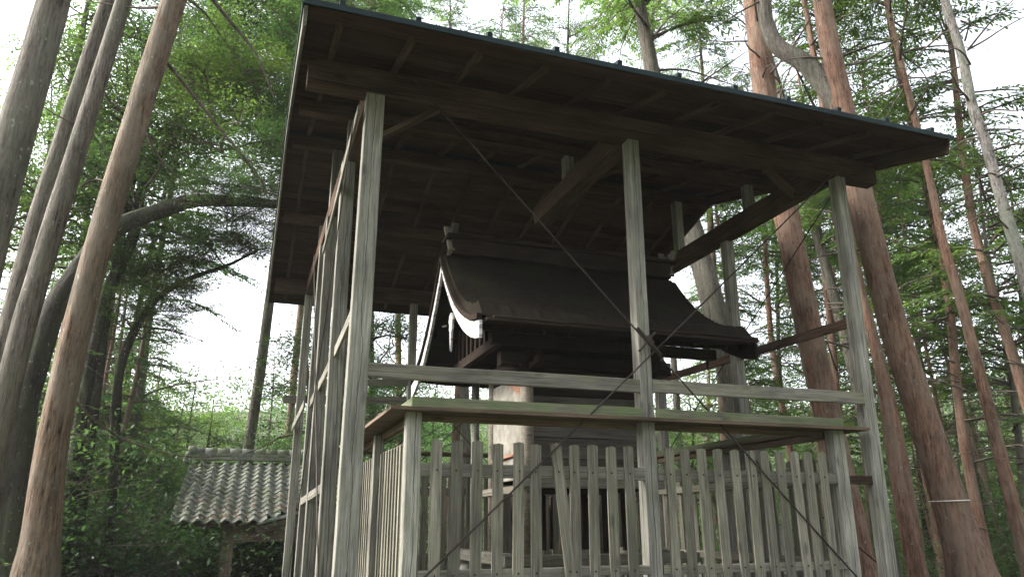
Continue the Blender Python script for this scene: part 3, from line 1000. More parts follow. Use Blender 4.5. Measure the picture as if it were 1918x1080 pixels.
# fallen leaves lying on the roof: too many to count
V, F = [], []
for k in range(420):
    cxx = random.gauss(0, .28) + random.choice([-1.55, -.75, .05, .35, -.1, -1.1])
    s = max(.05, min(2.2, random.gauss(.55, .4)))
    if cxx < hxa+.1 or cxx > cut_x + s*1.7: continue
    u = ((cxx - hxa) / tp) % 1
    off = .05 + .032*math.cos(2*math.pi*u) + .03
    p = hp(cxx, s, off)
    a = random.uniform(0, 6.28); l = random.uniform(.02, .04)
    d1 = Vector((math.cos(a), math.sin(a)*math.cos(ang), math.sin(a)*math.sin(ang)))*l
    d2 = Vector((-math.sin(a), math.cos(a)*math.cos(ang), math.cos(a)*math.sin(ang)+.3))*l*.5
    n = len(V); V += [p-d1, p-d2, p+d1, p+d2+Vector((0, 0, .01))]
    F.append((n, n+1, n+2, n+3))
o0 = Vector((0, hy, hz0))
fl = put('fallen_leaves', mesh('fallen_leaves', [v-o0 for v in V], F, M['dead_leaf']), None, Matrix.Translation(o0))
tag(fl, 'reddish dry leaves gathered on the tiled hut roof', 'leaves', None, 'stuff')

# ================================================================== TREES
def np_mesh(name, V, F, mat, smooth=False):
    """V (n,3); F (m,4) quads"""
    me = bpy.data.meshes.new(name)
    me.vertices.add(len(V)); me.vertices.foreach_set("co", np.asarray(V, np.float32).ravel())
    k = F.shape[1]
    me.loops.add(F.size); me.loops.foreach_set("vertex_index", F.astype(np.int32).ravel())
    me.polygons.add(len(F))
    me.polygons.foreach_set("loop_start", np.arange(0, F.size, k, dtype=np.int32))
    me.polygons.foreach_set("loop_total", np.full(len(F), k, np.int32))
    me.materials.append(mat)
    me.update(calc_edges=True)
    return me

RNG = np.random.default_rng(11)
def leaves_np(C, D, Nn, L, Wd):
    """diamond leaves: centres C, long dir D, normal-ish Nn"""
    D = D/np.linalg.norm(D, axis=1, keepdims=True)
    Sd = np.cross(D, Nn); Sd /= (np.linalg.norm(Sd, axis=1, keepdims=True)+1e-9)
    L = L[:, None]; Wd = Wd[:, None]
    up_ = np.cross(Sd, D)
    V = np.stack([C - D*L*.5, C - Sd*Wd*.5 + D*L*.05 + up_*Wd*.15, C + D*L*.5, C + Sd*Wd*.5 + D*L*.05 + up_*Wd*.15], 1).reshape(-1, 3)
    n = len(C)
    F = np.arange(4*n).reshape(n, 4)
    return V, F

def tubes_np(segs, sides=3):
    """segs: list of (pts list, r0, r1)"""
    Vs, Fs, off = [], [], 0
    for pts, r0, r1 in segs:
        P = np.array(pts); n = len(P)
        T = np.gradient(P, axis=0); T /= (np.linalg.norm(T, axis=1, keepdims=True)+1e-9)
        A = np.cross(T, np.array([.21, .37, .9])); A /= (np.linalg.norm(A, axis=1, keepdims=True)+1e-9)
        Bv = np.cross(T, A)
        r = np.linspace(r0, r1, n)[:, None, None]
        an = np.arange(sides)*2*np.pi/sides
        V = P[:, None, :] + (A[:, None, :]*np.cos(an)[None, :, None] + Bv[:, None, :]*np.sin(an)[None, :, None])*r
        Vs.append(V.reshape(-1, 3))
        i = np.arange(n-1)[:, None]*sides; k = np.arange(sides)[None, :]; k2 = (k+1) % sides
        Fs.append((np.stack([i+k, i+k2, i+k2+sides, i+k+sides], -1).reshape(-1, 4))+off)
        off += n*sides
    return np.concatenate(Vs), np.concatenate(Fs)

def cypress_crown(seed, H=8.0, Rr=2.3, nb=64, taper=.75, sub=.10, dead=8):
    g = np.random.default_rng(seed)
    segs, LC, LD, LN, LL, LW = [], [], [], [], [], []
    for b in range(nb + dead):
        isdead = b >= nb
        f = g.random()**.9 if not isdead else -g.random()*.45
        z0 = f*H
        az = g.random()*2*np.pi
        L = Rr*(1-taper*max(f, 0))*g.uniform(.55, 1.15) if not isdead else Rr*g.uniform(.4, .9)
        d = np.array([np.cos(az), np.sin(az), 0.])
        rise, droop = g.uniform(.05, .45), g.uniform(.15, .6)
        s = np.linspace(0, 1, 7)
        wob = np.cumsum(g.normal(0, .03, (7, 3)), 0)*L*.5
        P = np.array([0, 0, z0]) + d*(s*L)[:, None] + np.array([0, 0, 1.])*((rise*s - droop*s*s)*L)[:, None] + wob
        segs.append((P, .012+.009*L, .003))
        nbl = int(L*.85/sub)
        for k in range(nbl):
            t = .22 + .78*(k+g.random())/nbl
            if isdead and g.random() < .75: continue
            i = min(5, int(t*6)); ff = t*6-i
            p = P[i]*(1-ff)+P[i+1]*ff
            side = 1 if (k % 2) else -1
            a2 = az + side*g.uniform(.5, 1.15)
            l2 = (.22+.62*(1-t))*g.uniform(.6, 1.25)*min(1, L/1.6)
            dd = np.array([np.cos(a2), np.sin(a2), -g.uniform(.05, .55)])
            q = p + dd*l2
            segs.append(([p, p+dd*l2*.55, q+np.array([0, 0, -.04*l2])], .005, .0015))
            if isdead: continue
            nl = max(4, int(l2/.036))
            tt = (np.arange(nl)+g.random(nl)*.6)/nl
            C = p[None]+dd[None]*(l2*tt)[:, None]
            sgn = np.where(np.arange(nl) % 2, 1., -1.)
            a3 = a2 + sgn*g.uniform(.35, 1.0, nl)
            ll = .075+.085*(1-tt)*g.uniform(.5, 1.2, nl)
            D = np.stack([np.cos(a3), np.sin(a3), -g.uniform(.1, .7, nl)], 1)
            LC.append(C + D*ll[:, None]*.5); LD.append(D)
            LN.append(np.stack([g.normal(0, .35, nl), g.normal(0, .35, nl), np.ones(nl)], 1))
            LL.append(ll*1.15); LW.append(g.uniform(.026, .05, nl))
    Vb, Fb = tubes_np(segs)
    Vl, Fl = leaves_np(np.concatenate(LC), np.concatenate(LD), np.concatenate(LN), np.concatenate(LL), np.concatenate(LW))
    return np_mesh('branches', Vb, Fb, M['twig']), Vl, Fl

def broad_crown(seed, H=6.0, Rr=2.8, nl=16, clusters=190, per=85, leaf=(.06, .10), up=.6):
    g = np.random.default_rng(seed)
    segs, tips = [], []
    for b in range(nl):
        f = g.random()
        az = g.random()*2*np.pi
        L = Rr*g.uniform(.6, 1.1)*(1-.35*f)
        p = np.array([0, 0, f*H*.6]); d = np.array([np.cos(az), np.sin(az), g.uniform(.1, up)])
        P = [p]
        for k in range(6):
            d = d + g.normal(0, .22, 3); d /= np.linalg.norm(d); P.append(P[-1]+d*L/6)
        segs.append((P, .05*g.uniform(.6, 1.2), .012))
        for k in range(2, 7):
            for j in range(2):
                d2 = d*.4 + g.normal(0, .6, 3); d2[2] = abs(d2[2])*.6; d2 /= np.linalg.norm(d2)
                l2 = g.uniform(.4, 1.0)
                Q = [P[k], P[k]+d2*l2*.5+g.normal(0, .05, 3), P[k]+d2*l2+g.normal(0, .08, 3)]
                segs.append((Q, .012, .004)); tips += [Q[1], Q[2]]
                for q in range(2):
                    e_ = Q[2]+g.normal(0, .28, 3); segs.append(([Q[2], e_], .004, .002)); tips.append(e_)
    tips = np.array(tips)
    idx = g.integers(0, len(tips), clusters)
    n = clusters*per
    cen = np.repeat(tips[idx] + g.normal(0, .12, (clusters, 3)), per, 0)
    sc = np.repeat(g.uniform(.14, .30, clusters), per)[:, None]
    C = cen + g.normal(0, 1, (n, 3))*sc*np.array([1.15, 1.15, .5])
    D = g.normal(0, 1, (n, 3)); D[:, 2] = D[:, 2]*.5 - .25
    Nn = np.stack([g.normal(0, .5, n), g.normal(0, .5, n), np.ones(n)], 1)
    ll = g.uniform(leaf[0], leaf[1], n)
    Vl, Fl = leaves_np(C, D, Nn, ll, ll*g.uniform(.38, .55, n))
    Vb, Fb = tubes_np(segs)
    return np_mesh('branches', Vb, Fb, M['twig']), Vl, Fl

CY = []
for sd_, kw in ((1, dict(H=9, Rr=2.3, nb=85)), (2, dict(H=7, Rr=2.6, nb=70)), (3, dict(H=10, Rr=2.0, nb=85, taper=.6)), (4, dict(H=8, Rr=2.9, nb=75, taper=.6))):
    bm_, Vl, Fl = cypress_crown(sd_, **kw)
    CY.append((bm_, np_mesh('foliage', Vl, Fl, M['leaf_cy']), kw['H']))
BR = []
for sd_, kw in ((5, dict(H=6, Rr=2.8)), (6, dict(H=5, Rr=3.2, clusters=230)), (7, dict(H=7, Rr=2.4)), ):
    bm_, Vl, Fl = broad_crown(sd_, **kw)
    BR.append((bm_, np_mesh('foliage', Vl, Fl, M['leaf_br']), kw['H'], np_mesh('foliage', Vl, Fl, M['leaf_lt'])))
SHB = []
for sd_ in (8, 9):
    bm_, Vl, Fl = broad_crown(sd_, H=2.2, Rr=1.5, nl=10, clusters=110, per=110, leaf=(.045, .08), up=1.0)
    SHB.append((bm_, np_mesh('foliage', Vl, Fl, M['leaf_br']), 2.2, np_mesh('foliage', Vl, Fl, M['leaf_lt'])))

def trunk_mesh(pts, mat, sides=26, sub=9, flare=None, lump=.05, seed=0):
    """pts: (x,y,z,r) from bottom to top, relative to base"""
    cc = catmull(pts, sub)
    V, F = [], []
    n = len(cc)
    for i, c in enumerate(cc):
        p = Vector(c[:3]); r = max(.004, c[3])
        a = Vector(cc[max(i-1, 0)][:3]); b = Vector(cc[min(i+1, n-1)][:3])
        t = (b-a).normalized()
        ax = t.cross(Vector((0, 1, .05))).normalized(); ay = t.cross(ax)
        for k in range(sides):
            an = 2*math.pi*k/sides
            rr = r*(1 + lump*mnoise.noise(Vector((math.cos(an)*1.5+seed, math.sin(an)*1.5, p.z*.6))) + lump*.9*mnoise.noise(Vector((math.cos(an)*4+seed, math.sin(an)*4, p.z*1.6))) + lump*.6*mnoise.noise(Vector((math.cos(an)*9+seed, math.sin(an)*9, p.z*2.5))))
            if flare is not None:
                hgt = p.z
                if hgt < flare:
                    q = 1-hgt/flare
                    rr *= 1 + q*q*(.15 + .40*max(0, math.sin(an*5+seed)))
            V.append(p + (ax*math.cos(an)+ay*math.sin(an))*rr)
    for i in range(n-1):
        for k in range(sides):
            a = i*sides+k; b = i*sides+(k+1) % sides
            F.append((a, b, b+sides, a+sides))
    F.append(tuple(range(sides-1, -1, -1))); F.append(tuple(range((n-1)*sides, n*sides)))
    return mesh('trunk', V, F, mat, True)

def big_tree(name, pts, mat, label, crown=None, crown_z=None, scale=1.0, rz=0.0, group=None, flare=.55, top=5.0, cat='tree', lump=.05, dx=None):
    """pts from top of the frame down, (x,y,z,r); extended to the ground and upward"""
    P = sorted([tuple(p) for p in pts], key=lambda q: q[2])
    base = P[0]
    g0 = gz(base[0], base[1]) - .15
    if base[2] > g0 + .05:
        nx_ = P[1]
        k = (base[2]-g0)/max(.2, (nx_[2]-base[2]))
        bx = base[0] - (nx_[0]-base[0])*min(k, 1.0); by = base[1] - (nx_[1]-base[1])*min(k, 1.0)
        P = [(bx, by, g0, base[3]*1.1)] + P
    b0 = Vector(P[0][:3])
    if top:
        t1, t0 = P[-1], P[-2]
        k = top/max(.2, t1[2]-t0[2])
        P.append((t1[0]+(t1[0]-t0[0])*k*.6, t1[1]+(t1[1]-t0[1])*k*.6, t1[2]+top, t1[3]*.35))
    root = thing(name, b0, label, cat, group)
    rel = [(p[0]-b0.x, p[1]-b0.y, p[2]-b0.z, p[3]) for p in P]
    put('trunk', trunk_mesh(rel, mat, flare=flare, seed=b0.x, lump=lump), root, Matrix.Translation(b0))
    if crown is not None:
        cz = crown_z if crown_z is not None else P[-2][2]
        # point on the axis at that height
        px = P[-1]
        for a, b in zip(P[:-1], P[1:]):
            if a[2] <= cz <= b[2]:
                f = (cz-a[2])/(b[2]-a[2]); px = (a[0]+(b[0]-a[0])*f, a[1]+(b[1]-a[1])*f, cz); break
        mw = Matrix.Translation(Vector(px[:3])) @ Matrix.Rotation(rz, 4, 'Z') @ Matrix.Scale(scale, 4)
        put('branches', crown[0], root, mw)
        put('foliage', crown[1], root, mw)
    return root

TP = {
'T1': [(-2.67, 1.12, 5.77, 0.143), (-2.69, 1.11, 4.53, 0.15), (-2.76, 1.09, 2.9, 0.161), (-2.78, 1.08, 1.69, 0.168), (-2.78, 1.09, 0.69, 0.175), (-2.71, 1.11, -0.21, 0.191)],
'T2': [(-3.02, 4.65, 9.04, 0.104), (-3.12, 4.62, 7.08, 0.113), (-3.29, 4.58, 5.14, 0.128), (-3.41, 4.55, 3.73, 0.135), (-3.47, 4.53, 2.33, 0.141), (-3.46, 4.53, 1.06, 0.147), (-3.41, 4.55, -0.1, 0.177)],
'T3': [(-2.44, 3.03, 7.68, 0.096), (-2.56, 3.01, 6.0, 0.103), (-2.73, 2.97, 4.02, 0.119), (-2.87, 2.93, 2.31, 0.132), (-2.92, 2.92, 1.42, 0.132), (-2.93, 2.92, 0.59, 0.138), (-2.89, 2.93, -0.28, 0.163)],
'T4': [(-1.78, 2.64, 7.52, 0.154), (-1.96, 2.61, 5.86, 0.157), (-2.19, 2.57, 3.72, 0.152), (-2.32, 2.55, 2.26, 0.156), (-2.38, 2.54, 0.87, 0.162), (-2.34, 2.54, -0.09, 0.189), (-2.33, 2.55, -0.36, 0.221)],
'T6': [(-0.38, 14.41, 13.31, 0.127), (-0.39, 14.41, 8.96, 0.142), (-0.43, 14.41, 6.58, 0.151), (-0.45, 14.41, 5.68, 0.156), (-0.51, 14.41, 3.67, 0.165), (-0.6, 14.42, 1.77, 0.173), (-0.59, 14.42, -0.25, 0.181)],
'RA': [(6.51, 2.77, 10.4, 0.204), (6.53, 2.75, 8.18, 0.211), (6.53, 2.75, 6.18, 0.209), (6.59, 2.69, 4.36, 0.215), (6.67, 2.63, 2.71, 0.216), (6.76, 2.55, 1.2, 0.216), (6.84, 2.47, -0.49, 0.252)],
'RB': [(6.27, 1.07, 8.69, 0.132), (6.25, 1.09, 6.85, 0.147), (6.27, 1.06, 5.17, 0.189), (6.33, 1.01, 3.64, 0.193), (6.4, 0.93, 2.25, 0.202), (6.5, 0.82, 1.11, 0.21), (6.59, 0.72, 0.07, 0.235), (6.63, 0.67, -0.41, 0.292)],
'RBf': [(5.82, 1.51, 8.96, 0.096), (5.72, 1.6, 7.1, 0.111), (5.72, 1.59, 6.6, 0.124), (5.81, 1.51, 6.24, 0.133), (6.01, 1.33, 5.95, 0.145), (6.16, 1.18, 5.53, 0.15)],
'RC': [(7.84, 2.9, 5.55, 0.078), (7.89, 2.84, 3.71, 0.082), (7.99, 2.75, 2.12, 0.094), (7.98, 2.75, 0.9, 0.113), (8.01, 2.72, -0.18, 0.139), (8.03, 2.7, -0.59, 0.159)],
'RD': [(8.61, 2.05, 8.19, 0.053), (8.69, 1.95, 5.05, 0.069), (8.7, 1.93, 3.92, 0.078), (8.75, 1.88, 3.12, 0.088), (8.79, 1.83, 2.0, 0.096), (8.83, 1.77, 0.49, 0.112), (8.86, 1.74, -0.56, 0.129)],
'RE': [(7.07, -0.05, 7.45, 0.049), (7.06, -0.04, 6.21, 0.06), (7.09, -0.08, 5.41, 0.065), (7.09, -0.08, 4.67, 0.07), (7.12, -0.12, 4.23, 0.072), (7.13, -0.14, 3.61, 0.073), (7.16, -0.17, 2.95, 0.077), (7.17, -0.2, 2.27, 0.081), (7.17, -0.2, 1.12, 0.088), (7.15, -0.17, -0.14, 0.105)],
'RF': [(6.27, 5.42, 7.66, 0.176), (6.67, 5.16, 4.74, 0.212), (6.76, 5.09, 4.12, 0.223), (6.85, 5.03, 3.43, 0.228), (6.95, 4.96, 2.57, 0.228), (7.04, 4.9, 1.57, 0.24), (7.13, 4.83, -0.2, 0.254)],
'RG': [(9.77, 6.55, 11.9, 0.102), (10.03, 6.33, 9.27, 0.121), (10.26, 6.12, 6.25, 0.137), (10.54, 5.86, 2.76, 0.158), (10.64, 5.75, -0.24, 0.197)],
'C1': [(8.61, 9.85, 14.1, 0.083), (8.86, 9.7, 11.61, 0.095), (9.38, 9.36, 7.45, 0.108), (10.13, 8.83, 2.04, 0.122), (10.46, 8.57, -0.5, 0.139)],
'L5': [(-3.63, 7.07, -0.62, 0.258), (-3.71, 7.05, 0.59, 0.236), (-3.78, 7.03, 1.65, 0.219), (-3.74, 7.04, 2.45, 0.216), (-3.62, 7.07, 3.21, 0.213), (-3.4, 7.12, 3.86, 0.185), (-3.02, 7.2, 4.58, 0.174), (-2.41, 7.3, 5.03, 0.153), (-1.78, 7.37, 5.35, 0.13), (-1.18, 7.41, 5.48, 0.104), (-0.45, 7.41, 5.46, 0.067)],
'L5b': [(-3.3, 9.18, -0.67, 0.202), (-3.35, 9.17, 0.7, 0.191), (-3.37, 9.17, 2.15, 0.178), (-3.38, 9.16, 3.12, 0.163), (-3.31, 9.18, 4.13, 0.148), (-3.07, 9.22, 5.23, 0.132), (-3.03, 9.23, 6.36, 0.104), (-2.62, 9.29, 7.64, 0.087), (-2.77, 9.27, 9.35, 0.056)],
'L5c': [(-2.67, 9.28, -0.52, 0.136), (-2.86, 9.25, 1.44, 0.132), (-2.94, 9.24, 2.67, 0.125), (-2.75, 9.27, 3.59, 0.109), (-2.47, 9.31, 4.1, 0.091), (-1.96, 9.36, 4.54, 0.072), (-1.36, 9.4, 4.87, 0.053), (-0.85, 9.41, 5.24, 0.032)],
'L5d': [(-3.78, 7.03, 1.65, 0.133), (-4.03, 6.97, 2.41, 0.102), (-3.82, 7.03, 2.93, 0.081)],
}
for k_, f_ in (('T1', .88), ('T2', .8), ('T3', .85), ('T4', .84), ('T6', .8), ('RA', .84), ('RB', .78), ('RBf', .85), ('RC', .8), ('RD', .75), ('RE', .8), ('RF', .9), ('RG', .7), ('L5', .85), ('L5b', .8), ('L5c', .62), ('L5d', .7)):
    TP[k_] = [(a, b, c, d*f_) for a, b, c, d in TP[k_]]
TP['RBf'] += [(6.27, 1.08, 5.15, .13)]
GC, GB = 'tall cypress trunks close round the shelter', None
big_tree('cypress_tree', TP['T1'], M['bark_grey'], 'thickest grey trunk at the far left edge of the photo', CY[0], 9.0, 1.0, .4, top=9)
big_tree('cypress_tree', TP['T2'], M['bark_grey'], 'thin grey trunk just behind the second trunk from the left', CY[2], 8.6, 1.0, 1.4, top=8)
big_tree('cypress_tree', TP['T3'], M['bark_grey'], 'grey leaning trunk between the thickest left trunk and the brown one', CY[1], 8.8, 1.0, 2.4, top=8)
t4 = big_tree('cypress_tree', TP['T4'], M['bark_brown'], 'brown leaning trunk with flared roots, nearest trunk left of the shelter', CY[3], 9.4, 1.0, .9, top=8)
big_tree('pine_tree', TP['T6'], M['bark_grey'], 'slender trunk rising behind the ridge of the tiled hut', CY[0], 9.0, 1.0, .4, top=8)
ra = big_tree('cypress_tree', TP['RA'], M['bark_red'], 'straight red barked trunk behind the right side of the shelter', CY[2], 11.0, 1.0, .2, top=6)
rb = big_tree('cypress_tree', TP['RB'], M['bark_red'], 'thick forked red trunk tied with a pale string, right of the shelter', CY[0], 9.4, 1.0, .8, top=6)
big_tree('cypress_tree', TP['RC'], M['bark_red'], 'thin dark red trunk just left of the string tied one', CY[1], 8.5, 1.0, 1.8, top=6)
big_tree('cypress_tree', TP['RD'], M['bark_red'], 'slim red trunk nearest the right edge, leaning left', CY[3], 7.6, .8, 2.8, top=6)
re_ = big_tree('cypress_tree', TP['RE'], M['bark_pale'], 'pale lichened trunk with many thin bare branches at the right edge', CY[2], 8.0, .9, 1.1, top=6)
big_tree('cypress_tree', TP['RF'], M['bark_grey'], 'wide grey trunk seen between the shelter posts past the shrine roof', CY[1], 8.6, 1.1, 1.1, top=6)
big_tree('cypress_tree', TP['RG'], M['bark_grey'], 'thin grey trunk behind the straight red one, above the roof edge', CY[0], 12.0, 1.0, 1.9, top=5)
big_tree('cypress_tree', TP['C1'], M['bark_pale'], 'faint slim trunk above the middle of the shelter roof', CY[3], 11.5, .9, .5, top=4)
l5 = big_tree('oak_tree', TP['L5'][:], M['bark_dark'], 'dark crooked oak whose limb arches right behind the brown trunk', None, None, top=0, lump=.16)
big_tree('oak_tree', TP['L5b'], M['bark_dark'], 'dark upright oak standing behind the brown leaning trunk', BR[0][:2], 5.2, 1.0, .5, top=2, lump=.14)
big_tree('oak_tree', TP['L5c'], M['bark_dark'], 'slim dark oak with one limb bending right toward the bright gap', None, None, top=0, lump=.14)

def limb(name, pts, mat, parent, sub=4, sides=10):
    b0 = Vector(pts[0][:3])
    rel = [(p[0]-b0.x, p[1]-b0.y, p[2]-b0.z, p[3]) for p in pts]
    o = bpy.data.objects.new(name, trunk_mesh(rel, mat, sides=sides, sub=sub, flare=None, seed=b0.z, lump=.12))
    o.data.name = name
    return place(o, parent, Matrix.Translation(b0))
limb('limb', TP['RBf'][::-1], M['bark_grey'], rb, sides=14)
limb('limb', TP['L5d'], M['bark_dark'], l5)
def oak_spray(parent, x, y, z, s, k, rz, light=False):
    mw = Matrix.Translation((x, y, z)) @ Matrix.Rotation(rz, 4, 'Z') @ Matrix.Diagonal((s, s, s*.62, 1))
    p = BR[k % 3]
    put('branches', p[0], parent, mw); put('foliage', p[3] if light else p[1], parent, mw)
def twisty(parent, pts, r0, mat=None, r1=.004):
    n = len(pts)
    limb('bare_branch', [(p[0], p[1], p[2], r0+(r1-r0)*i/(n-1)) for i, p in enumerate(pts)], mat or M['twig'], parent, 5, 6)
for (px, d, z, s, k) in ((330, 13, 6.2, .75, 0), (430, 14, 6.9, .75, 1), (520, 13.5, 7.3, .7, 2), (400, 15, 9.0, .9, 0), (520, 17, 9.6, .9, 1), (470, 12, 5.2, .42, 2), (370, 13, 5.0, .4, 0), (300, 16, 9.6, .9, 2), (560, 14, 9.4, .8, 0), (360, 14, 4.7, .42, 1), (470, 15, 5.2, .45, 2), (545, 14, 5.0, .36, 0), (250, 15, 4.3, .5, 1), (205, 15, 3.2, .5, 2), (290, 14.5, 3.6, .32, 0)):
    x, y = (lambda a: (CAM.x + d*math.sin(a), CAM.y + d*math.cos(a)))(YAW + math.atan((px-959)/1450.0))
    oak_spray(l5, x, y, z, s, k, px*.7)
twisty(t4, [(-1.93, 2.62, 6.45), (-1.44, 3.0, 6.08), (-1.01, 3.2, 5.71), (-0.70, 3.4, 5.14)], .035)
twisty(t4, [(-2.08, 2.6, 5.18), (-1.69, 3.0, 4.91), (-1.25, 3.2, 4.5), (-0.85, 3.4, 4.15), (-.75, 3.5, 3.85)], .026)
twisty(t4, [(-2.0, 2.6, 5.75), (-2.4, 2.9, 5.85), (-3.0, 3.1, 5.95)], .025)
twisty(t4, [(-2.1, 2.58, 4.6), (-2.0, 2.9, 4.1), (-1.7, 3.3, 3.9), (-1.2, 3.6, 3.7)], .018)
twisty(t4, [(-2.35, 2.54, 1.2), (-1.9, 3.0, .85), (-1.3, 3.4, .7), (-.8, 3.8, .75)], .014)
# bare branches of the pale tree and the forked tree
rr = random.Random(5)
for k in range(30):
    z = 1.4 + 6.4*rr.random(); a = rr.uniform(0, 6.28)
    f = (z+.14)/7.6
    bx, by = 7.15 - .1*f, -.17
    L = rr.uniform(.6, 1.5)*(1.25-.1*z)
    d = Vector((math.cos(a), math.sin(a), rr.uniform(-.1, .5)))
    pts = [Vector((bx, by, z))]
    for j in range(4):
        d = d + Vector((rr.gauss(0, .18), rr.gauss(0, .18), rr.gauss(-.05, .15)))
        pts.append(pts[-1] + d.normalized()*L/4)
    twisty(re_, pts, .013, r1=.003)
for (bx, by, z0, z1, par, r) in ((6.3, 1.05, 4.3, 8.0, rb, .02), (6.55, 2.75, 5.0, 8.5, ra, .02), (8.7, 1.95, 2.5, 7.5, None, .013)):
    if par is None: continue
    for k in range(12):
        z = rr.uniform(z0, z1); a = rr.uniform(0, 6.28)
        d = Vector((math.cos(a), math.sin(a), rr.uniform(0, .6)))
        pts = [Vector((bx, by, z))]
        L = rr.uniform(.8, 2.2)
        for j in range(4):
            d = d + Vector((rr.gauss(0, .2), rr.gauss(0, .2), rr.gauss(0, .15)))
            pts.append(pts[-1] + d.normalized()*L/4)
        twisty(par, pts, r, r1=.004)
# pale string tied round the forked trunk, and a thin one on the slim trunk
def ring(x, y, z, r, tube_r, mat, parent, tilt=0):
    n = 22
    pts = [(x + r*math.cos(2*math.pi*i/n), y + r*math.sin(2*math.pi*i/n), z + tilt*math.cos(2*math.pi*i/n)) for i in range(n+1)]
    tube('tied_string', pts, tube_r, mat, parent, 6)
STR = simple('pale_string', (.5, .46, .40), (.65, .6, .54), 20, .9)
_P = sorted(TP['RB'], key=lambda q: q[2])
for _a, _b in zip(_P[:-1], _P[1:]):
    if _a[2] <= .20 <= _b[2]:
        _f = (.20-_a[2])/(_b[2]-_a[2]); ring(_a[0]+(_b[0]-_a[0])*_f, _a[1]+(_b[1]-_a[1])*_f, .20, (_a[3]+(_b[3]-_a[3])*_f)*1.07, .007, STR, rb, .006)

# ---- the woods around: each tree a trunk, its branches and its foliage
def azdir(x, d):
    a = YAW + math.atan((x-959)/1450.0)
    return CAM.x + d*math.sin(a), CAM.y + d*math.cos(a)
tr = random.Random(21)
TRK = []
for k, (h, r, mt) in enumerate(((16, .15, 'bark_grey'), (18, .17, 'bark_brown'), (14, .12, 'bark_dark'), (17, .14, 'bark_red'))):
    pts = [(0, 0, -1, r*1.25), (0.05*k, .1, h*.25, r), (.15, -.1*k, h*.5, r*.8), (-.1, .1, h*.8, r*.5), (0, 0, h, r*.12)]
    TRK.append((trunk_mesh(pts, M[mt], sides=10, sub=3, flare=.3, seed=k), h))
NAMED = []
def name_by_place(root, what, px, d, cat):
    NAMED.append((root, what, px, d, cat))
PLACES = [(-20, 'past the thickest grey trunk at the left edge'), (120, 'behind the grey trunks at left'), (230, 'behind the brown leaning trunk'), (320, 'between the brown trunk and the hut'),
          (420, 'behind the left half of the tiled hut'), (520, 'behind the right half of the tiled hut'), (640, 'beside the left post row of the shelter'), (760, 'seen through the left end of the shelter'),
          (960, 'beyond the shrine, left of centre'), (1160, 'above the middle of the shelter roof'), (1300, 'right of the shrine roof'), (1420, 'seen between the right shelter posts'), (1560, 'behind the straight red trunk'),
          (1680, 'just left of the string tied trunk'), (1780, 'just right of the string tied trunk'), (1870, 'behind the slim red trunk at right'), (9999, 'at the right picture edge')]
ORD = ['nearest', 'second nearest', 'third nearest', 'fourth nearest', 'fifth nearest', 'sixth nearest', 'seventh nearest', 'eighth nearest', 'ninth nearest', 'tenth nearest', 'eleventh nearest', 'twelfth nearest', 'thirteenth nearest', 'fourteenth nearest', 'fifteenth nearest', 'sixteenth nearest']
def label_all():
    seen = {}
    for r_, what, px, d, cat in NAMED:
        pl = next(p for lim, p in PLACES if px <= lim)
        seen.setdefault(what + ' ' + pl, []).append((d, r_))
    for lab, L in seen.items():
        L.sort(key=lambda q: q[0])
        for i, (d, r_) in enumerate(L):
            r_['label'] = lab if len(L) == 1 else ORD[min(i, 15)] + ' ' + lab
def wood_tree(x, y, proto, kind, zc, s, tk, side, name, lean=(0, 0), light=False):
    z0 = gz(x, y)
    group = {'L': 'background trees left of the shelter', 'R': 'background trees right of the shelter', 'C': 'background trees seen over and through the shelter'}[side]
    kk = {'cy': 'cypress with feathery drooping sprays', 'br': 'broadleaf tree with dense small leaves', 'lt': 'broadleaf tree with bright young leaves'}['lt' if light else kind]
    where = {'L': 'in the woods left of the shelter', 'R': 'in the woods right of the shelter', 'C': 'in the woods seen beyond the shelter'}[side]
    root = thing(name, (x, y, z0), 'slender ' + kk + ' ' + where, 'tree', group + (' (cypress)' if kind == 'cy' else ' (broadleaf)'))
    R = Matrix.Rotation(lean[0], 4, 'X') @ Matrix.Rotation(lean[1], 4, 'Y') @ Matrix.Rotation(tr.uniform(0, 6.28), 4, 'Z')
    tm_, th_ = TRK[tk]
    H = (zc - z0) + proto[2]*s*.92
    sc = H/th_
    base = Matrix.Translation((x, y, z0))
    put('trunk', tm_, root, base @ R @ Matrix.Diagonal((max(.5, min(sc*.75, .8)), max(.5, min(sc*.75, .8)), sc, 1)))
    mw = base @ R @ Matrix.Translation((0, 0, zc - z0)) @ Matrix.Scale(s, 4)
    put('branches', proto[0], root, mw)
    put('foliage', proto[3] if light else proto[1], root, mw)
    return root
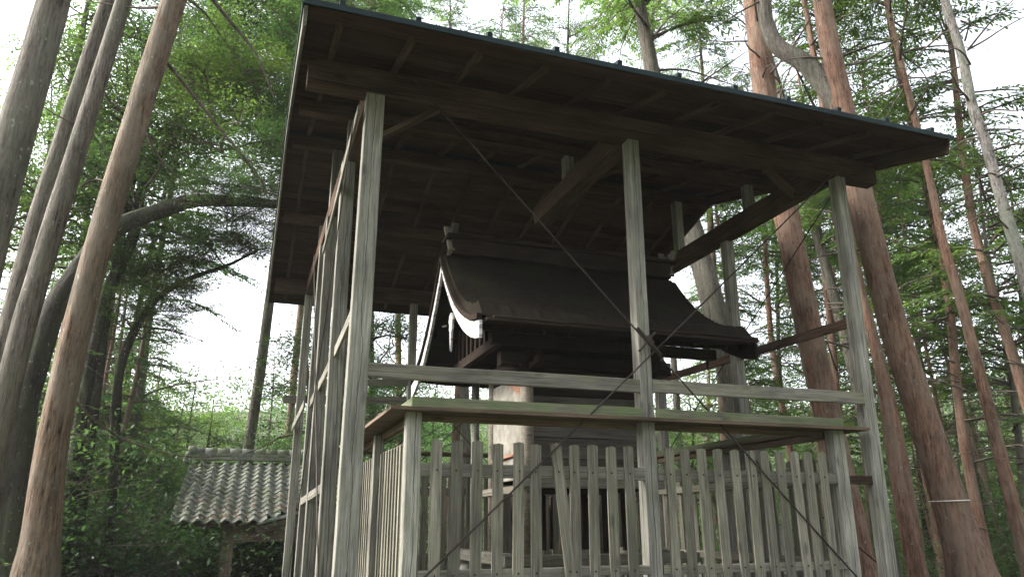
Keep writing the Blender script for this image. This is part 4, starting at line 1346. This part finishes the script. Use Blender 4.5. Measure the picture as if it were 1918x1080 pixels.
# (pixel column used only as a compass bearing, distance, kind, crown base height, scale)
WOODS = [
 # left, high canopy
 (-60, 15, 'cy', 4.5, 1.0), (70, 18, 'br', 4.5, 1.1), (160, 15, 'br', 5.6, .9), (235, 20, 'cy', 5.0, 1.0),
 (90, 24, 'cy', 6.0, 1.2), (200, 25, 'br', 8.0, 1.1), (535, 26, 'cy', 12.0, 1.1),
 # left, lower woods
 (30, 20, 'br', 0, 1.0), (130, 21, 'cy', -1.5, .8), (220, 23, 'br', -2.0, .9), (300, 24, 'cy', -3.2, .75), (370, 26, 'br', -2.5, .9), (450, 27, 'lt', -2.5, .95),
 (450, 24, 'lt', -1.2, .75), (390, 27, 'br', -1, .85), (565, 26, 'lt', 0, .85), (500, 31, 'cy', -1, .9), (330, 27, 'lt', -.6, .9), (540, 25, 'lt', -1.5, .9), (150, 18, 'br', -1.9, .8), (205, 17.5, 'cy', -1.8, .8), (160, 19, 'cy', 0, .9), (255, 23, 'cy', -1.0, .9), (110, 24, 'br', 1.0, .9), (280, 20, 'br', -2.6, .75), (345, 20.5, 'cy', -3.2, .62), (400, 21, 'br', -2.8, .7), (460, 22, 'lt', -2.6, .72), (90, 15, 'cy', -1.9, .65), (520, 21, 'br', -2.8, .7), (580, 20, 'lt', -2.6, .75), (600, 29, 'lt', -2.0, 1.1), (180, 26, 'cy', -1.5, 1.0), (-40, 22, 'br', 0, 1.2), (90, 30, 'cy', -2, 1.2), (330, 32, 'br', -3, 1.1), (420, 34, 'cy', -4.5, 1.0),
 (500, 36, 'br', -3.5, 1.0), (250, 36, 'cy', -2, 1.1), (570, 38, 'cy', -4, 1.0), (20, 36, 'br', -1, 1.4), (150, 40, 'br', -1, 1.4), (380, 42, 'lt', -3, 1.2), (480, 46, 'br', -4, 1.4), (280, 46, 'br', -2, 1.5),
 # over and through the shelter
 (640, 18, 'br', 1.5, .9), (700, 20, 'lt', 1.2, .8), (730, 30, 'br', -1, 1.1), (800, 26, 'lt', -.5, 1.0), (860, 34, 'cy', -2, 1.0), (680, 38, 'br', -2, 1.3), (790, 42, 'br', -1, 1.5),
 (700, 21, 'br', 11.5, .9), (820, 19, 'cy', 10.0, .8), (930, 22, 'br', 11.0, .9), (1010, 24, 'cy', 10.0, .9), (1110, 21, 'cy', 7.5, .8), (1290, 20, 'cy', 6.5, .9), (1350, 17, 'cy', 6.0, .8),
 # right
 (600, 16, 'cy', 9.8, .7), (620, 20, 'cy', 12.5, .8), (880, 18, 'cy', 10.5, .7), (1080, 17, 'br', 9.5, .6), (760, 24, 'cy', 13.5, .9), (1000, 19, 'cy', 10.0, .7), (1190, 24, 'cy', 10.5, .8), (1240, 24, 'cy', 2.0, .9), (1300, 19, 'lt', -.5, .8), (1330, 28, 'cy', 1.0, 1.1), (1390, 24, 'cy', 1.5, 1.0), (1430, 17, 'cy', 1.2, .8), (1500, 19, 'cy', 5.5, .8), (1540, 22, 'cy', .5, 1.1),
 (1600, 16, 'cy', 4.8, .9), (1730, 24, 'br', 4.0, 1.2), (1850, 23, 'br', 6.0, 1.2), (1640, 25, 'br', 7.0, 1.2), (1920, 26, 'br', 3.0, 1.3), (1480, 26, 'br', 6.5, 1.1), (1580, 30, 'br', 3.0, 1.2), (1660, 19, 'cy', 1.8, .95), (1700, 13.5, 'cy', 4.6, .9), (1750, 17, 'cy', 2.6, 1.0), (1790, 22, 'cy', 1.0, 1.1), (1840, 14.5, 'cy', 3.2, .95), (1900, 18, 'cy', 1.2, 1.0), (1960, 14, 'cy', 2.5, 1.0),
 (1280, 30, 'lt', -3, 1.1), (1350, 26, 'lt', -3.0, 1.0), (1420, 30, 'cy', -3.5, 1.0), (1480, 25, 'lt', -3, .9), (1560, 28, 'cy', -3.5, 1.0), (1640, 26, 'lt', -3, 1.0), (1700, 30, 'cy', -4, 1.0),
 (1760, 25, 'lt', -3, .9), (1830, 28, 'cy', -3.5, 1.1), (1890, 24, 'lt', -3, 1.0), (1950, 28, 'cy', -3, 1.1), (1370, 38, 'br', -4, 1.4), (1500, 40, 'cy', -5, 1.3), (1620, 38, 'br', -4, 1.4), (1740, 40, 'cy', -5, 1.3), (1860, 38, 'br', -4, 1.4), (1960, 42, 'cy', -4, 1.4),
 (1220, 40, 'br', -3, 1.4), (1100, 30, 'br', -3, 1.1), (980, 32, 'cy', -3, 1.1), (1430, 46, 'br', -3, 1.7), (1560, 48, 'br', -3, 1.7), (1690, 47, 'br', -3, 1.7), (1810, 48, 'br', -3, 1.8), (1930, 48, 'br', -3, 1.8),
]
for i, (px, d, kind, zc, s) in enumerate(WOODS):
    x, y = azdir(px, d)
    side = 'L' if px < 600 else ('C' if px < 1280 else 'R')
    light = kind == 'lt'
    k2 = 'br' if light else kind
    pr_ = (CY if k2 == 'cy' else BR)[i % (4 if k2 == 'cy' else 3)]
    nm = 'cypress_tree' if k2 == 'cy' else 'broadleaf_tree'
    wt_ = wood_tree(x, y, pr_, k2, zc, s, (2 if k2 == 'br' else tr.choice([0, 1, 3])), side, nm, (tr.gauss(0, .035), tr.gauss(0, .035)), light)
    name_by_place(wt_, {'cy': 'feathery cypress', 'br': 'dark broadleaf tree', 'lt': 'bright leaved tree'}['lt' if light else k2], px, d, 'tree')
# slim bare young trunks low in the woods
for i in range(34):
    px = tr.choice([tr.uniform(40, 215), tr.uniform(580, 620), tr.uniform(1300, 1920), tr.uniform(1700, 1920)])
    d = tr.uniform(17, 30)
    x, y = azdir(px, d)
    side = 'L' if px < 700 else 'R'
    z0 = gz(x, y)
    root = thing('sapling', (x, y, z0), 'slim bare sapling trunk low in the woods ' + ('left' if side == 'L' else 'right') + ' of the shelter', 'sapling',
                 'slim bare saplings in the woods ' + ('left' if side == 'L' else 'right') + ' of the shelter')
    name_by_place(root, 'slim bare sapling', px, d, 'sapling')
    sc = tr.uniform(.5, .85)
    R = Matrix.Rotation(tr.gauss(0, .07), 4, 'X') @ Matrix.Rotation(tr.gauss(0, .07), 4, 'Y') @ Matrix.Rotation(tr.uniform(0, 6.28), 4, 'Z')
    put('trunk', TRK[tr.choice([0, 1, 2, 3])][0], root, Matrix.Translation((x, y, z0)) @ R @ Matrix.Diagonal((sc*.45, sc*.45, sc*.75, 1)))
    p = CY[tr.randrange(4)]
    if i % 3 == 0: put('branches', p[0], root, Matrix.Translation((x, y, z0)) @ R @ Matrix.Translation((0, 0, 5*sc)) @ Matrix.Diagonal((.45, .45, sc*.7, 1)))
# the same woods close in behind the photographer
for (ax_, d, kind, zc, sc_) in ((150, 11, 'cy', 4.0, 1.0), (165, 15, 'br', 3.0, 1.1), (185, 12, 'br', 4.2, 1.0), (200, 16, 'cy', 2.5, 1.1), (218, 12, 'cy', 4.0, 1.0), (235, 15, 'br', 3.5, 1.1), (130, 14, 'cy', 3.0, 1.1), (176, 22, 'br', 3.0, 1.3), (210, 23, 'cy', 2.0, 1.3), (115, 18, 'br', 3.0, 1.2), (150, 20, 'br', 3.0, 1.3), (232, 24, 'cy', 2.0, 1.3)):
    x, y = CAM.x + d*math.sin(R_(ax_)), CAM.y + d*math.cos(R_(ax_))
    root = wood_tree(x, y, (CY if kind == 'cy' else BR)[tr.randrange(3)], kind, zc, sc_, 0, 'C', 'cypress_tree' if kind == 'cy' else 'broadleaf_tree')
    root['group'] = 'trees of the woods on the near side, behind the viewpoint'
    root['label'] = 'tall woodland tree standing behind the viewpoint, out of the photo'
# undergrowth
for i in range(46):
    px = tr.choice([tr.uniform(-60, 640), tr.uniform(-60, 640), tr.uniform(1280, 1990), tr.uniform(700, 1280)])
    d = tr.uniform(9.5, 24)
    if 220 < px < 700: d = tr.uniform(20, 28)
    elif px < 300: d = tr.uniform(15, 24)
    elif px > 1280: d = tr.uniform(16, 26)
    if 700 < px < 1280: d = tr.uniform(15, 26)
    x, y = azdir(px, d)
    side = 'left' if px < 700 else ('right' if px > 1280 else 'behind')
    z0 = gz(x, y)
    lt = tr.random() < .45 and not (px < 260)
    root = thing('shrub', (x, y, z0), ('light green' if lt else 'dark green') + ' leafy shrub in the undergrowth ' + ('beyond the shelter' if side == 'behind' else side + ' of the shelter'), 'shrub',
                 ('light' if lt else 'dark') + ' undergrowth shrubs ' + side)
    name_by_place(root, ('light' if lt else 'dark') + ' green leafy shrub', px, d, 'shrub')
    p = SHB[tr.randrange(2)]; s = tr.uniform(.8, 1.6)
    mw = Matrix.Translation((x, y, z0)) @ Matrix.Rotation(tr.uniform(0, 6.28), 4, 'Z') @ Matrix.Scale(s, 4)
    put('branches', p[0], root, mw); put('foliage', p[3] if lt else p[1], root, mw)
# far wooded hillside: one mass of leaf clumps
g = np.random.default_rng(4)
n = 150000
a = g.uniform(-1.0, 1.35, n); r = g.uniform(50, 112, n)
xs, ys = CAM.x + r*np.sin(a), CAM.y + r*np.cos(a)
cell = {}
zs = np.array([gz(float(q), float(w)) for q, w in zip(xs[::60], ys[::60])])
zs = np.repeat(zs, 60)[:n]
xs = np.repeat(xs[::60], 60)[:n]; ys = np.repeat(ys[::60], 60)[:n]
cr = g.normal(0, 1, (n, 3)); cr /= np.linalg.norm(cr, axis=1, keepdims=True)
hh = np.repeat(g.uniform(5.0, 8.5, n//60+1), 60)[:n]
C = np.stack([xs, ys, zs+hh], 1) + cr*np.stack([hh*.45, hh*.45, hh*.75], 1)*g.uniform(.6, 1.05, (n, 1))
D = g.normal(0, 1, (n, 3)); Nn = cr + g.normal(0, .4, (n, 3))
Vl, Fl = leaves_np(C, D, Nn, g.uniform(.25, .6, n), g.uniform(.15, .32, n))
fw_ = put('far_woods', np_mesh('far_woods', Vl, Fl, M['leaf_br']))
tag(fw_, 'distant wooded hillside seen between the nearer trunks', None, None, 'stuff')
# pale air between the trees
hz = np.array([[x, y, z] for z in (-16, 46) for y in (-125, 130) for x in (-122, 127)], float)
hm = mesh('haze', hz, [(0, 2, 3, 1), (4, 5, 7, 6), (0, 1, 5, 4), (2, 6, 7, 3), (0, 4, 6, 2), (1, 3, 7, 5)], bpy.data.materials.new('pale_air'))
mt = hm.materials[0]; mt.use_nodes = True; nt = mt.node_tree; nt.nodes.clear()
pv = nt.nodes.new('ShaderNodeVolumePrincipled'); oo = nt.nodes.new('ShaderNodeOutputMaterial')
pv.inputs['Color'].default_value = (.93, .96, .97, 1); pv.inputs['Density'].default_value = HAZE
nt.links.new(pv.outputs[0], oo.inputs['Volume'])
tag(put('haze', hm), 'pale damp air that veils the far trees', None, None, 'stuff')
label_all()
print('tris', sum(len(o.data.polygons) for o in S.objects if o.type == 'MESH'), 'objects', len(S.objects), 'unique', sum(len(m_.polygons) for m_ in bpy.data.meshes))
